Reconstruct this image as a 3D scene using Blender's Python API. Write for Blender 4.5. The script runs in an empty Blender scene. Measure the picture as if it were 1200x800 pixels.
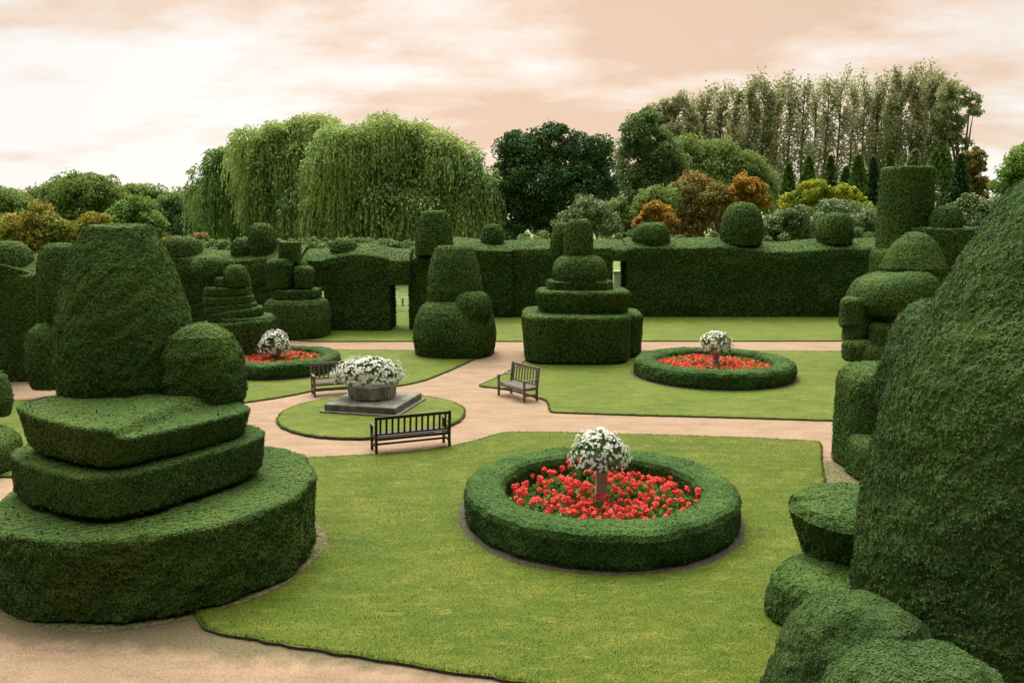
import bpy, math, random
import numpy as np
from mathutils import Vector, Matrix

# ------------------------------------------------------------------ camera, sky, sun
sc = bpy.context.scene
CAMZ, FPX, PITCH = 5.5, 968.0, math.atan((400 - 255) / 968.0)
cam_d = bpy.data.cameras.new("camera")
cam = bpy.data.objects.new("camera", cam_d)
sc.collection.objects.link(cam)
cam_d.sensor_width = 36.0
cam_d.lens = 36.0 * FPX / 1200.0
cam_d.clip_start = 0.1
cam_d.clip_end = 5000
cam.location = (0, 0, CAMZ)
cam.rotation_euler = (math.pi / 2 - PITCH, 0, 0)
sc.camera = cam

SUN_EL, SUN_AZ = math.radians(54), math.radians(-16)      # azimuth from +Y towards +X
world = bpy.data.worlds.new("World")
sc.world = world
world.use_nodes = True
def build_world():
    nt = world.node_tree
    N, L = nt.nodes, nt.links
    N.clear()
    out = N.new('ShaderNodeOutputWorld')
    def math_(op, a, b=None, c=None, clamp=False):
        n = N.new('ShaderNodeMath'); n.operation = op; n.use_clamp = clamp
        for i, v in enumerate((a, b, c)):
            if v is None: continue
            if isinstance(v, (int, float)): n.inputs[i].default_value = v
            else: L.new(v, n.inputs[i])
        return n.outputs[0]
    sky = N.new('ShaderNodeTexSky'); sky.sky_type = 'NISHITA'; sky.sun_disc = False
    sky.sun_elevation = SUN_EL; sky.sun_rotation = SUN_AZ
    bg1 = N.new('ShaderNodeBackground'); L.new(sky.outputs[0], bg1.inputs[0]); bg1.inputs[1].default_value = 0.10
    tc = N.new('ShaderNodeTexCoord')
    sep = N.new('ShaderNodeSeparateXYZ'); L.new(tc.outputs['Generated'], sep.inputs[0])
    x, y, z = sep.outputs
    zc = math_('MAXIMUM', z, 0.0)
    den = math_('ADD', zc, 0.20)
    comb = N.new('ShaderNodeCombineXYZ')
    L.new(math_('DIVIDE', x, den), comb.inputs[0]); L.new(math_('DIVIDE', y, den), comb.inputs[1])
    mp = N.new('ShaderNodeMapping'); L.new(comb.outputs[0], mp.inputs[0])
    mp.inputs['Rotation'].default_value = (0, 0, math.radians(-14)); mp.inputs['Scale'].default_value = (1.05, 1.45, 1)
    mp.inputs['Location'].default_value = (3.1, 1.7, 0)
    n1 = N.new('ShaderNodeTexNoise'); L.new(mp.outputs[0], n1.inputs['Vector'])
    n1.inputs['Scale'].default_value = 0.55; n1.inputs['Detail'].default_value = 8; n1.inputs['Roughness'].default_value = 0.52
    n1.inputs['Distortion'].default_value = 0.5
    n2 = N.new('ShaderNodeTexNoise'); L.new(mp.outputs[0], n2.inputs['Vector'])
    n2.inputs['Scale'].default_value = 2.0; n2.inputs['Detail'].default_value = 7; n2.inputs['Roughness'].default_value = 0.6
    # brightness field: thinner cloud low down on the left, thicker overhead
    f = math_('MULTIPLY', n1.outputs[0], 3.0)
    f = math_('ADD', f, math_('MULTIPLY', n2.outputs[0], 1.7))
    lowl = math_('SUBTRACT', 0.30, zc)
    f = math_('ADD', f, math_('MULTIPLY', lowl, 3.6))
    f = math_('ADD', f, math_('MULTIPLY', x, -0.14))
    f = math_('SUBTRACT', f, 2.58, clamp=True)
    ramp = N.new('ShaderNodeValToRGB'); L.new(f, ramp.inputs[0])
    r = ramp.color_ramp
    r.elements[0].position = 0.0; r.elements[0].color = (0.93, 0.66, 0.48, 1)
    r.elements[1].position = 0.72; r.elements[1].color = (1.13, 1.08, 1.03, 1)
    e = r.elements.new(0.22); e.color = (1.02, 0.79, 0.62, 1)
    e = r.elements.new(0.50); e.color = (1.09, 0.97, 0.87, 1)
    # overcast sky brightens towards the zenith, and is brighter on the side of the veiled sun
    up = math_('SUBTRACT', z, 0.34); up = math_('MULTIPLY', up, 1.6); up = math_('MAXIMUM', up, 0.0)
    front = math_('MULTIPLY_ADD', y, 0.62, 0.42)
    dt = N.new('ShaderNodeVectorMath'); dt.operation = 'DOT_PRODUCT'; L.new(tc.outputs['Generated'], dt.inputs[0])
    dt.inputs[1].default_value = tuple(Vector((math.sin(SUN_AZ) * math.cos(SUN_EL), math.cos(SUN_AZ) * math.cos(SUN_EL), math.sin(SUN_EL) + 0.25)).normalized())
    gm = math_('MULTIPLY', math_('SUBTRACT', z, 0.28), 3.0, clamp=True)
    glow = math_('MULTIPLY', math_('POWER', math_('MAXIMUM', dt.outputs['Value'], 0.0), 4.0), math_('MULTIPLY', gm, 12.0))
    st = math_('ADD', math_('MULTIPLY', math_('ADD', up, 1.0), math_('MAXIMUM', front, 0.14)), glow)
    zm = N.new('ShaderNodeMix'); zm.data_type = 'RGBA'
    L.new(math_('MULTIPLY', math_('SUBTRACT', z, 0.30), 2.2, clamp=True), zm.inputs['Factor'])
    L.new(ramp.outputs[0], zm.inputs['A']); zm.inputs['B'].default_value = (1.0, 0.955, 0.87, 1)
    bg2 = N.new('ShaderNodeBackground'); L.new(zm.outputs['Result'], bg2.inputs[0]); L.new(st, bg2.inputs[1])
    mix = N.new('ShaderNodeMixShader'); mix.inputs[0].default_value = 0.94
    L.new(bg1.outputs[0], mix.inputs[1]); L.new(bg2.outputs[0], mix.inputs[2])
    L.new(mix.outputs[0], out.inputs[0])
build_world()

sun_d = bpy.data.lights.new("sun", 'SUN')
sun_d.energy = 2.3; sun_d.angle = math.radians(14); sun_d.color = (1.0, 0.93, 0.82)
sun = bpy.data.objects.new("sun", sun_d)
sc.collection.objects.link(sun)
sdir = Vector((math.sin(SUN_AZ) * math.cos(SUN_EL), math.cos(SUN_AZ) * math.cos(SUN_EL), math.sin(SUN_EL)))
sun.rotation_euler = sdir.to_track_quat('Z', 'Y').to_euler()
sc.view_settings.view_transform = 'Standard'
sc.view_settings.look = 'None'
sc.view_settings.exposure = -0.08
sc.view_settings.gamma = 1.0
sc.view_settings.use_curve_mapping = False
sc.cycles.max_bounces = 5
sc.cycles.diffuse_bounces = 3
sc.cycles.transmission_bounces = 3

# ------------------------------------------------------------------ survey helpers (measured positions -> metres)
cp, sp = math.cos(PITCH), math.sin(PITCH)
def _d(py):
    a = (400 - py) / FPX
    return cp + a * sp, -sp + a * cp
def zat(py, Y):
    dy, dz = _d(py); return CAMZ + Y * dz / dy
def xat(px, py, Y):
    dy, dz = _d(py); return (px - 600) / FPX * Y / dy
def G(px, py, z=0.0):
    dy, dz = _d(py); Y = (z - CAMZ) * dy / dz
    return Vector((xat(px, py, Y), Y, z))
def mpp(py, Y):
    return Y / _d(py)[0] / FPX

def circ(xl, xr, y, Y):
    """centre x and radius of an upright round body at depth Y whose two outlines are seen at xl and xr"""
    aL, aR = math.atan(xat(xl, y, 1.0)), math.atan(xat(xr, y, 1.0))
    ac = (aL + aR) / 2
    return Y * math.tan(ac), Y / math.cos(ac) * math.sin((aR - aL) / 2)
C = sc.collection
# ------------------------------------------------------------------ scene-tree helpers
def tag(o, label=None, cat=None, group=None, kind=None):
    if label: o['label'] = label
    if cat: o['category'] = cat
    if group: o['group'] = group
    if kind: o['kind'] = kind
    return o
def thing(name, loc, label, cat, group=None, rz=0.0):
    o = bpy.data.objects.new(name, None); C.objects.link(o)
    o.empty_display_size = 0.2
    o.location = loc; o.rotation_euler = (0, 0, rz)
    return tag(o, label, cat, group)
def link(name, me, parent=None, world_coords=True):
    """link a mesh; geometry given in world coordinates is shifted so that it sits right under its parent"""
    o = bpy.data.objects.new(name, me); C.objects.link(o)
    if parent is not None:
        o.parent = parent
        if world_coords:
            p = parent; M = Matrix.Identity(4)
            while p is not None:
                M = (Matrix.Translation(p.location) @ p.rotation_euler.to_matrix().to_4x4()) @ M
                p = p.parent
            me.transform(M.inverted())
    return o

def fastmesh(name, verts, faces, mats, midx=None, smooth=True):
    """verts (n,3); faces (m,4) quads, a triangle repeats its last index"""
    me = bpy.data.meshes.new(name)
    verts = np.asarray(verts, dtype=np.float32); faces = np.asarray(faces, dtype=np.int32)
    tri = faces[:, 2] == faces[:, 3]
    cnt = np.where(tri, 3, 4).astype(np.int32)
    start = np.concatenate(([0], np.cumsum(cnt)[:-1])).astype(np.int32)
    mask = np.ones(faces.shape, bool); mask[tri, 3] = False
    loops = faces[mask]
    me.vertices.add(len(verts)); me.vertices.foreach_set('co', verts.ravel())
    me.loops.add(len(loops)); me.loops.foreach_set('vertex_index', loops)
    me.polygons.add(len(faces)); me.polygons.foreach_set('loop_start', start)
    try: me.polygons.foreach_set('loop_total', cnt)
    except Exception: pass
    for m in mats: me.materials.append(m)
    if midx is not None: me.polygons.foreach_set('material_index', np.asarray(midx, dtype=np.int32))
    me.polygons.foreach_set('use_smooth', np.full(len(faces), smooth))
    me.update(calc_edges=True)
    me.validate()
    return me

rng = np.random.default_rng(7)
random.seed(11)
_K = {}
def wob(P, scale, seed=0, octv=2):
    """cheap smooth 3-D noise about -1..1, features about `scale` metres"""
    P = np.asarray(P, float); out = np.zeros(len(P)); amp = 1.0; tot = 0
    for o in range(octv):
        key = (seed, o)
        if key not in _K:
            r = np.random.default_rng(seed * 31 + o * 7 + 5)
            k = r.normal(size=(7, 3)); k /= np.linalg.norm(k, axis=1)[:, None]
            k *= r.uniform(0.7, 1.5, size=(7, 1)); _K[key] = (k, r.uniform(0, 6.28, 7))
        k, ph = _K[key]
        q = P @ (k.T * (2 * math.pi / scale)) + ph
        out += amp * np.sin(q + 0.8 * np.sin(q[:, ::-1] * 0.61)).sum(1) / 2.6
        tot += amp; amp *= 0.5; scale *= 0.5
    return out / tot

def leaves(pos, nrm, size, out=0.5, wid=0.32, jit=0.35, down=0.0, roll=0.7):
    """one small pointed leaf (4-vertex diamond) per point, leaning between the normal and a random tangent"""
    n = len(pos)
    t = rng.normal(size=(n, 3)); t -= (t * nrm).sum(1)[:, None] * nrm
    t /= np.linalg.norm(t, axis=1)[:, None] + 1e-9
    o = out * rng.uniform(0.3, 1.7, (n, 1))
    d = nrm * o + t * (1 - 0.4 * o); d[:, 2] -= down
    d /= np.linalg.norm(d, axis=1)[:, None]
    s = np.cross(d, nrm + roll * rng.normal(size=(n, 3))); s /= np.linalg.norm(s, axis=1)[:, None] + 1e-9
    L = size * rng.uniform(1 - jit, 1 + jit, (n, 1)); W = L * wid
    b = pos - d * L * 0.35
    v = np.stack([b, b + d * L * 0.55 + s * W, b + d * L, b + d * L * 0.5 - s * W], 1).reshape(-1, 3)
    f = np.arange(4 * n).reshape(-1, 4)
    return v, f

def surface_samples(V, F, n):
    a = V[F[:, 0]]; b = V[F[:, 1]]; c = V[F[:, 2]]; d = V[F[:, 3]]
    A1 = np.cross(b - a, c - a); A2 = np.cross(c - a, d - a)
    w1 = np.linalg.norm(A1, axis=1); w2 = np.linalg.norm(A2, axis=1)
    tri = np.concatenate([np.stack([a, b, c], 1), np.stack([a, c, d], 1)])
    nn = np.concatenate([A1, A2]); w = np.concatenate([w1, w2])
    idx = rng.choice(len(w), size=n, p=w / w.sum())
    r1 = np.sqrt(rng.random(n)); r2 = rng.random(n)
    T = tri[idx]
    p = T[:, 0] * (1 - r1)[:, None] + T[:, 1] * (r1 * (1 - r2))[:, None] + T[:, 2] * (r1 * r2)[:, None]
    q = nn[idx]; q /= np.linalg.norm(q, axis=1)[:, None] + 1e-12
    return p, q, w.sum() / 2

# ------------------------------------------------------------------ materials
def new_mat(name):
    m = bpy.data.materials.new(name); m.use_nodes = True
    nt = m.node_tree; b = nt.nodes['Principled BSDF']
    return m, nt, b
def noise(nt, scale, detail=4, rough=0.55, coord='Object', vec_scale=None):
    tc = nt.nodes.new('ShaderNodeTexCoord')
    n = nt.nodes.new('ShaderNodeTexNoise')
    n.inputs['Scale'].default_value = scale; n.inputs['Detail'].default_value = detail; n.inputs['Roughness'].default_value = rough
    if vec_scale:
        mp = nt.nodes.new('ShaderNodeMapping'); mp.inputs['Scale'].default_value = vec_scale
        nt.links.new(tc.outputs[coord], mp.inputs[0]); nt.links.new(mp.outputs[0], n.inputs['Vector'])
    else:
        nt.links.new(tc.outputs[coord], n.inputs['Vector'])
    return n.outputs['Fac']
def ramp(nt, fac, stops):
    r = nt.nodes.new('ShaderNodeValToRGB'); cr = r.color_ramp
    cr.elements[0].position = stops[0][0]; cr.elements[0].color = (*stops[0][1], 1)
    cr.elements[1].position = stops[-1][0]; cr.elements[1].color = (*stops[-1][1], 1)
    for p, c in stops[1:-1]:
        e = cr.elements.new(p); e.color = (*c, 1)
    nt.links.new(fac, r.inputs[0]); return r.outputs[0]
def mixc(nt, fac, a, b, mode='MIX'):
    m = nt.nodes.new('ShaderNodeMix'); m.data_type = 'RGBA'; m.blend_type = mode
    for s, v in ((m.inputs['Factor'], fac), (m.inputs['A'], a), (m.inputs['B'], b)):
        if isinstance(v, (int, float)): s.default_value = v
        elif isinstance(v, tuple): s.default_value = (*v, 1)
        else: nt.links.new(v, s)
    return m.outputs['Result']
def bump(nt, b, h, dist, strength=1.0):
    n = nt.nodes.new('ShaderNodeBump'); n.inputs['Distance'].default_value = dist; n.inputs['Strength'].default_value = strength
    nt.links.new(h, n.inputs['Height']); nt.links.new(n.outputs[0], b.inputs['Normal'])
def mathn(nt, op, a, b=None, clamp=False):
    n = nt.nodes.new('ShaderNodeMath'); n.operation = op; n.use_clamp = clamp
    for i, v in enumerate((a, b)):
        if v is None: continue
        if isinstance(v, (int, float)): n.inputs[i].default_value = v
        else: nt.links.new(v, n.inputs[i])
    return n.outputs[0]

def leaf_mat(name, stops, patch=None, patch_scale=0.5, rough=0.75, trans=0.15, spec=0.04):
    """leaf colour varies leaf by leaf, and in broad patches towards `patch` (new growth, turning leaves)"""
    m, nt, b = new_mat(name)
    g = nt.nodes.new('ShaderNodeNewGeometry')
    col = ramp(nt, g.outputs['Random Per Island'], stops)
    if patch:
        f = noise(nt, patch_scale, 3)
        k = ramp(nt, f, [(0.42, (0, 0, 0)), (0.68, (1, 1, 1))])
        col = mixc(nt, k, col, patch)
    nt.links.new(col, b.inputs['Base Color'])
    b.inputs['Roughness'].default_value = rough
    b.inputs['Specular IOR Level'].default_value = spec
    if trans > 0:
        t = nt.nodes.new('ShaderNodeBsdfTranslucent'); nt.links.new(col, t.inputs[0])
        mx = nt.nodes.new('ShaderNodeMixShader'); mx.inputs[0].default_value = trans
        nt.links.new(b.outputs[0], mx.inputs[1]); nt.links.new(t.outputs[0], mx.inputs[2])
        nt.links.new(mx.outputs[0], nt.nodes['Material Output'].inputs[0])
    return m
def plain_mat(name, stops, scale, rough=0.8, bump_s=None, bump_d=0.01, vec_scale=None, detail=5, spec=0.3):
    m, nt, b = new_mat(name)
    f = noise(nt, scale, detail, vec_scale=vec_scale)
    nt.links.new(ramp(nt, f, stops), b.inputs['Base Color'])
    b.inputs['Roughness'].default_value = rough; b.inputs['Specular IOR Level'].default_value = spec
    if bump_s: bump(nt, b, noise(nt, bump_s, 4), bump_d)
    return m

YEW = leaf_mat('yew_leaf', [(0.0, (0.024, 0.056, 0.016)), (0.6, (0.048, 0.094, 0.026)), (0.9, (0.068, 0.118, 0.030)), (1.0, (0.095, 0.145, 0.040))],
               (0.074, 0.118, 0.027), 0.8, trans=0.0)
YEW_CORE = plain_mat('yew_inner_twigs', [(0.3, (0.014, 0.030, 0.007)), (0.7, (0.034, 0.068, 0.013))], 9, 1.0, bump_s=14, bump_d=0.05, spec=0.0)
YEW_RUST = leaf_mat('yew_leaf_weathered', [(0.0, (0.009, 0.027, 0.009)), (0.45, (0.023, 0.058, 0.017)), (0.8, (0.041, 0.085, 0.026)), (0.95, (0.083, 0.088, 0.044)), (1.0, (0.108, 0.074, 0.048))],
               (0.055, 0.092, 0.028), 0.7, trans=0.08)
BOX = leaf_mat('box_leaf', [(0.0, (0.014, 0.041, 0.011)), (0.5, (0.036, 0.085, 0.023)), (1.0, (0.077, 0.140, 0.039))], (0.068, 0.128, 0.034), 1.5, trans=0.1)
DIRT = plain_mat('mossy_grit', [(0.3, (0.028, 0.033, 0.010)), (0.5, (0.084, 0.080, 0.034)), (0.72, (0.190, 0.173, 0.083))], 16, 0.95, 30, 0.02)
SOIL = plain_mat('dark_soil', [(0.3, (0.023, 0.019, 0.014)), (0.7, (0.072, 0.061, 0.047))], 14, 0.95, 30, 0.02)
BARK = plain_mat('bark', [(0.3, (0.05, 0.04, 0.028)), (0.7, (0.13, 0.11, 0.08))], 3, 0.9, 10, 0.03, (1, 1, 0.25))
BARK_PALE = plain_mat('poplar_bark', [(0.3, (0.08, 0.075, 0.055)), (0.7, (0.18, 0.165, 0.13))], 2, 0.9)
STONE = plain_mat('weathered_stone', [(0.25, (0.085, 0.095, 0.072)), (0.5, (0.230, 0.221, 0.186)), (0.75, (0.399, 0.380, 0.329))], 5, 0.85, 40, 0.006)
STONE_DARK = plain_mat('mossy_stone', [(0.25, (0.034, 0.041, 0.027)), (0.5, (0.103, 0.103, 0.082)), (0.75, (0.194, 0.185, 0.151))], 4, 0.85, 30, 0.01)
STONE_PALE = plain_mat('pale_stone', [(0.25, (0.336, 0.312, 0.240)), (0.75, (0.512, 0.472, 0.384))], 6, 0.8, 40, 0.004)
WOOD_DARK = plain_mat('dark_oiled_wood', [(0.3, (0.012, 0.008, 0.006)), (0.7, (0.045, 0.030, 0.022))], 9, 0.55, 60, 0.002, (6, 6, 1))
WOOD_GREY = plain_mat('silvered_oak', [(0.3, (0.055, 0.042, 0.034)), (0.7, (0.165, 0.135, 0.115))], 9, 0.7, 60, 0.002, (6, 6, 1))
RED = leaf_mat('geranium_petal', [(0.0, (0.524, 0.030, 0.027)), (0.5, (0.743, 0.074, 0.057)), (1.0, (0.857, 0.193, 0.150))], trans=0.2, rough=0.6)
GER_LEAF = leaf_mat('geranium_leaf', [(0.0, (0.04, 0.11, 0.02)), (0.5, (0.085, 0.19, 0.04)), (1.0, (0.15, 0.27, 0.065))], trans=0.2)
WHITE = leaf_mat('white_petal', [(0.0, (0.448, 0.467, 0.377)), (0.5, (0.646, 0.646, 0.574)), (1.0, (0.753, 0.753, 0.718))], trans=0.2)
PET_LEAF = leaf_mat('bedding_leaf', [(0.0, (0.03, 0.075, 0.02)), (0.5, (0.07, 0.14, 0.035)), (1.0, (0.13, 0.22, 0.055))], trans=0.15)

def lawn_mat():
    m, nt, b = new_mat('mown_lawn')
    big = noise(nt, 0.55, 5, 0.7)
    mid = noise(nt, 2.2, 5, 0.65, vec_scale=(0.55, 1.5, 1))
    fine = noise(nt, 55, 3, 0.7, vec_scale=(1, 0.6, 1))
    c1 = ramp(nt, mid, [(0.3, (0.035, 0.068, 0.004)), (0.5, (0.067, 0.097, 0.007)), (0.70, (0.121, 0.137, 0.018))])
    c2 = ramp(nt, big, [(0.3, (0.031, 0.069, 0.004)), (0.52, (0.064, 0.097, 0.007)), (0.72, (0.121, 0.135, 0.017))])
    c = mixc(nt, 0.5, c1, c2)
    worn = ramp(nt, noise(nt, 5.5, 6, 0.7, vec_scale=(0.5, 1.3, 1)), [(0.54, (0, 0, 0)), (0.76, (1, 1, 1))])
    c = mixc(nt, mathn(nt, 'MULTIPLY', worn, 0.75), c, (0.19, 0.165, 0.045))
    k = ramp(nt, fine, [(0.25, (0.50, 0.50, 0.50)), (0.75, (1.45, 1.45, 1.45))])
    c = mixc(nt, 1.0, c, k, 'MULTIPLY')
    nt.links.new(c, b.inputs['Base Color'])
    b.inputs['Roughness'].default_value = 0.85; b.inputs['Specular IOR Level'].default_value = 0.15
    bump(nt, b, noise(nt, 70, 3, 0.7), 0.02, 0.9)
    return m
LAWN = lawn_mat()
LAWN_BLADE = leaf_mat('lawn_blade', [(0.0, (0.029, 0.058, 0.004)), (0.5, (0.059, 0.094, 0.007)), (1.0, (0.108, 0.130, 0.015))], trans=0.2)
def gravel_mat():
    m, nt, b = new_mat('gravel')
    big = noise(nt, 0.6, 4)
    fine = noise(nt, 38, 4, 0.75)
    v = nt.nodes.new('ShaderNodeTexVoronoi'); v.inputs['Scale'].default_value = 45
    tc = nt.nodes.new('ShaderNodeTexCoord'); nt.links.new(tc.outputs['Object'], v.inputs['Vector'])
    c = ramp(nt, fine, [(0.25, (0.117, 0.075, 0.044)), (0.5, (0.220, 0.154, 0.098)), (0.75, (0.310, 0.237, 0.165))])
    c = mixc(nt, 0.35, c, mixc(nt, mathn(nt, 'MULTIPLY', v.outputs['Distance'], 1.5, True), (0.371, 0.273, 0.181), (0.103, 0.071, 0.045)))
    c = mixc(nt, ramp(nt, big, [(0.35, (0, 0, 0)), (0.7, (0.235, 0.252, 0.258))]), c, (0.249, 0.181, 0.121))
    scuff = noise(nt, 1.6, 6, 0.7, vec_scale=(0.5, 1.6, 1))
    c = mixc(nt, 1.0, c, ramp(nt, scuff, [(0.30, (0.72, 0.70, 0.68)), (0.52, (1.0, 1.0, 1.0)), (0.75, (1.18, 1.17, 1.15))]), 'MULTIPLY')
    peb = nt.nodes.new('ShaderNodeTexVoronoi'); peb.inputs['Scale'].default_value = 22; nt.links.new(tc.outputs['Object'], peb.inputs['Vector'])
    pk = ramp(nt, peb.outputs['Distance'], [(0.10, (1, 1, 1)), (0.20, (0, 0, 0))])
    bw = nt.nodes.new('ShaderNodeRGBToBW'); nt.links.new(peb.outputs['Color'], bw.inputs[0])
    stone = ramp(nt, bw.outputs[0], [(0.2, (0.05, 0.04, 0.03)), (0.55, (0.20, 0.15, 0.10)), (0.8, (0.45, 0.38, 0.30))])
    c = mixc(nt, mathn(nt, 'MULTIPLY', pk, 0.55), c, stone)
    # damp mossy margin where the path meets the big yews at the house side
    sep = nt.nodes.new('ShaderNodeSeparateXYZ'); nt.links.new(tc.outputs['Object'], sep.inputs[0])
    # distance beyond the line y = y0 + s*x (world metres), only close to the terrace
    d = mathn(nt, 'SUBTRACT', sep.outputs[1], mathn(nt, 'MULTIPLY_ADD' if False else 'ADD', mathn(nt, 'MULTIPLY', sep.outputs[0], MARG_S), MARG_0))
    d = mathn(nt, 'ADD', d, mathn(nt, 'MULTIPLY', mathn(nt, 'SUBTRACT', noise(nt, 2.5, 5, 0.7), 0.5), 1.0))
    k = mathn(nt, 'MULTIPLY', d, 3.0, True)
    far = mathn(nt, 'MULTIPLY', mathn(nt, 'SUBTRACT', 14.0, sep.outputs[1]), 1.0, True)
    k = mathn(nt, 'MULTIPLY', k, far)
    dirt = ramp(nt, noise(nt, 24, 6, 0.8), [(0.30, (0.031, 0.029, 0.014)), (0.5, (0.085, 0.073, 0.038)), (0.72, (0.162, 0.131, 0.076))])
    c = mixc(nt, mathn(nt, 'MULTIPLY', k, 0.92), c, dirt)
    nt.links.new(c, b.inputs['Base Color'])
    b.inputs['Roughness'].default_value = 0.9; b.inputs['Specular IOR Level'].default_value = 0.15
    bump(nt, b, fine, 0.02, 0.7)
    return m
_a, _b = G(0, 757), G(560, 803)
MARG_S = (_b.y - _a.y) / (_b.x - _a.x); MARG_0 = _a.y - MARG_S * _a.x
GRAVEL = gravel_mat()
MEADOW = plain_mat('rough_grass', [(0.3, (0.049, 0.091, 0.014)), (0.55, (0.091, 0.140, 0.025)), (0.75, (0.140, 0.168, 0.042))], 0.8, 0.9, 30, 0.05)

# ------------------------------------------------------------------ ground, paths, lawns
def sheet(name, pts, z, mat, kind='structure', parent=None):
    me = bpy.data.meshes.new(name)
    me.from_pydata([(p[0], p[1], z) for p in pts], [], [tuple(range(len(pts)))])
    me.materials.append(mat); me.update()
    o = bpy.data.objects.new(name, me); C.objects.link(o)
    if kind: o['kind'] = kind
    return o
R_ = 900
sheet('ground', [(-R_, -R_), (R_, -R_), (R_, R_), (-R_, R_)], -0.004, MEADOW)
sheet('gravel_path', [(-30, 0.5), (20, 0.5), (20, 39.0), (-16.2, 39.0), (-16.2, 28), (-30, 27)], 0.0, GRAVEL)

def densify(pts, step=0.12, jitter=0.022, closed=True, smooth=0):
    out = []
    n = len(pts)
    for i in range(n if closed else n - 1):
        a, b = np.array(pts[i][:2]), np.array(pts[(i + 1) % n][:2])
        k = max(1, int(np.linalg.norm(b - a) / step))
        for j in range(k): out.append(a + (b - a) * j / k)
    out = np.array(out)
    for _ in range(smooth): out = (np.roll(out, 1, 0) + out * 2 + np.roll(out, -1, 0)) / 4
    P3 = np.concatenate([out, np.zeros((len(out), 1))], 1)
    out[:, 0] += jitter * wob(P3, 0.5, 21); out[:, 1] += jitter * wob(P3, 0.5, 22)
    return out
def poly_area(p): return 0.5 * np.sum(p[:, 0] * np.roll(p[:, 1], -1) - np.roll(p[:, 0], -1) * p[:, 1])
def inside(p, poly):
    x, y = p[:, 0], p[:, 1]; c = np.zeros(len(p), bool)
    a = poly; b = np.roll(poly, -1, 0)
    for i in range(len(a)):
        if a[i, 1] == b[i, 1]: continue
        m = ((a[i, 1] > y) != (b[i, 1] > y)) & (x < (b[i, 0] - a[i, 0]) * (y - a[i, 1]) / (b[i, 1] - a[i, 1]) + a[i, 0])
        c ^= m
    return c
def lawn(name, pts, h=0.042, smooth=3, blades=180, near=False):
    P = densify(pts, smooth=smooth)
    if poly_area(P) < 0: P = P[::-1]
    n = len(P)
    V = np.zeros((2 * n, 3)); V[:n, :2] = P; V[:n, 2] = h
    T = P - (np.roll(P, -1, 0) - np.roll(P, 1, 0)) @ np.array([[0, -1], [1, 0]]) * 0.0
    V[n:, :2] = T; V[n:, 2] = -0.01
    me = bpy.data.meshes.new(name)
    F = [tuple(range(n))] + [(i, n + i, n + (i + 1) % n, (i + 1) % n) for i in range(n)]
    # grass tips overhanging the cut edge, and tufts over the lawn close to the camera
    per = n * 0.12
    m = int(per * blades)
    i = rng.integers(0, n, m); t = rng.random((m, 1))
    q = P[i] * (1 - t) + P[(i + 1) % n] * t
    e = P[(i + 1) % n] - P[i]; e /= np.linalg.norm(e, axis=1)[:, None] + 1e-9
    nr = np.stack([e[:, 1], -e[:, 0]], 1)
    q = q - nr * rng.uniform(-0.004, 0.05, (m, 1))
    pos = np.column_stack([q, np.full(m, h)])
    if near:
        bb0, bb1 = P.min(0), P.max(0)
        cnt = 420000
        y = 6 + (22 - 6) * rng.random(cnt) ** 1.6
        x = rng.uniform(bb0[0], min(bb1[0], 9), cnt)
        qq = np.column_stack([x, y]); qq = qq[inside(qq, P)]
        pos = np.concatenate([pos, np.column_stack([qq, np.full(len(qq), h)])])
    m2 = len(pos)
    L = rng.uniform(0.008, 0.020, (m2, 1)); L[:m] *= 2.6
    d = rng.normal(size=(m2, 3)) * 0.55; d[:, 2] = 1; d /= np.linalg.norm(d, axis=1)[:, None]
    s = np.cross(d, rng.normal(size=(m2, 3))); s /= np.linalg.norm(s, axis=1)[:, None]
    w = 0.0045
    bv = np.stack([pos - s * w, pos + s * w, pos + d * L], 1).reshape(-1, 3)
    nv = len(V)
    allv = np.concatenate([V, bv])
    me.from_pydata(allv.tolist(), [], F + [tuple(r) for r in (np.arange(3 * m2).reshape(-1, 3) + nv).tolist()])
    for mt in (LAWN, SOIL, LAWN_BLADE): me.materials.append(mt)
    mi = np.full(len(me.polygons), 2, dtype=np.int32); mi[0] = 0; mi[1:1 + n] = 1
    me.polygons.foreach_set('material_index', mi); me.update()
    o = bpy.data.objects.new(name, me); C.objects.link(o); o['kind'] = 'structure'
    return o
g = lambda *a: [G(x, y, 0.0) for x, y in a]
near_r = G(962, 519); near_far = G(968, 575)
rd = (near_r - near_far).normalized()
lawn('lawn_front', g((238, 741), (300, 752), (420, 772), (520, 789), (600, 800), (700, 819), (820, 842), (985, 870), (980, 700), (968, 575), (962, 519), (900, 515.5), (800, 511.5), (700, 509), (640, 508), (600, 507.5), (582, 510), (560, 517), (530, 524), (490, 530), (440, 534), (362, 538), (270, 548), (225, 600), (215, 690)), near=True, smooth=2)
lawn('lawn_right', g((559, 453.5), (583, 455.5), (603, 459), (640, 470), (644, 484), (700, 486), (800, 488.8), (900, 491.5), (980, 494), (1060, 496.5), (1040, 450), (1030, 412.5), (985, 412.5), (900, 412), (750, 412), (640, 412), (618, 422), (600, 434), (580, 444)))
lawn('lawn_left', g((255, 480), (283, 473), (305, 470), (340, 464.5), (365, 459), (400, 456.5), (440, 455), (462, 453.5), (480, 451), (500, 446), (525, 436), (548, 425.5), (562, 419), (560, 411.5), (500, 411.5), (430, 411), (372, 410.5), (300, 413), (200, 418), (200, 470)))
lawn('lawn_far', g((365, 400.8), (480, 400.6), (700, 400.5), (985, 400.3), (1100, 400), (1100, 366), (300, 366), (330, 398)), smooth=1)
lawn('lawn_side', g((-60, 560), (60, 560), (90, 500), (70, 470), (-60, 470)), smooth=1)
cc = G(437, 487); cr = 109 * mpp(487, cc.y)
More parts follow.
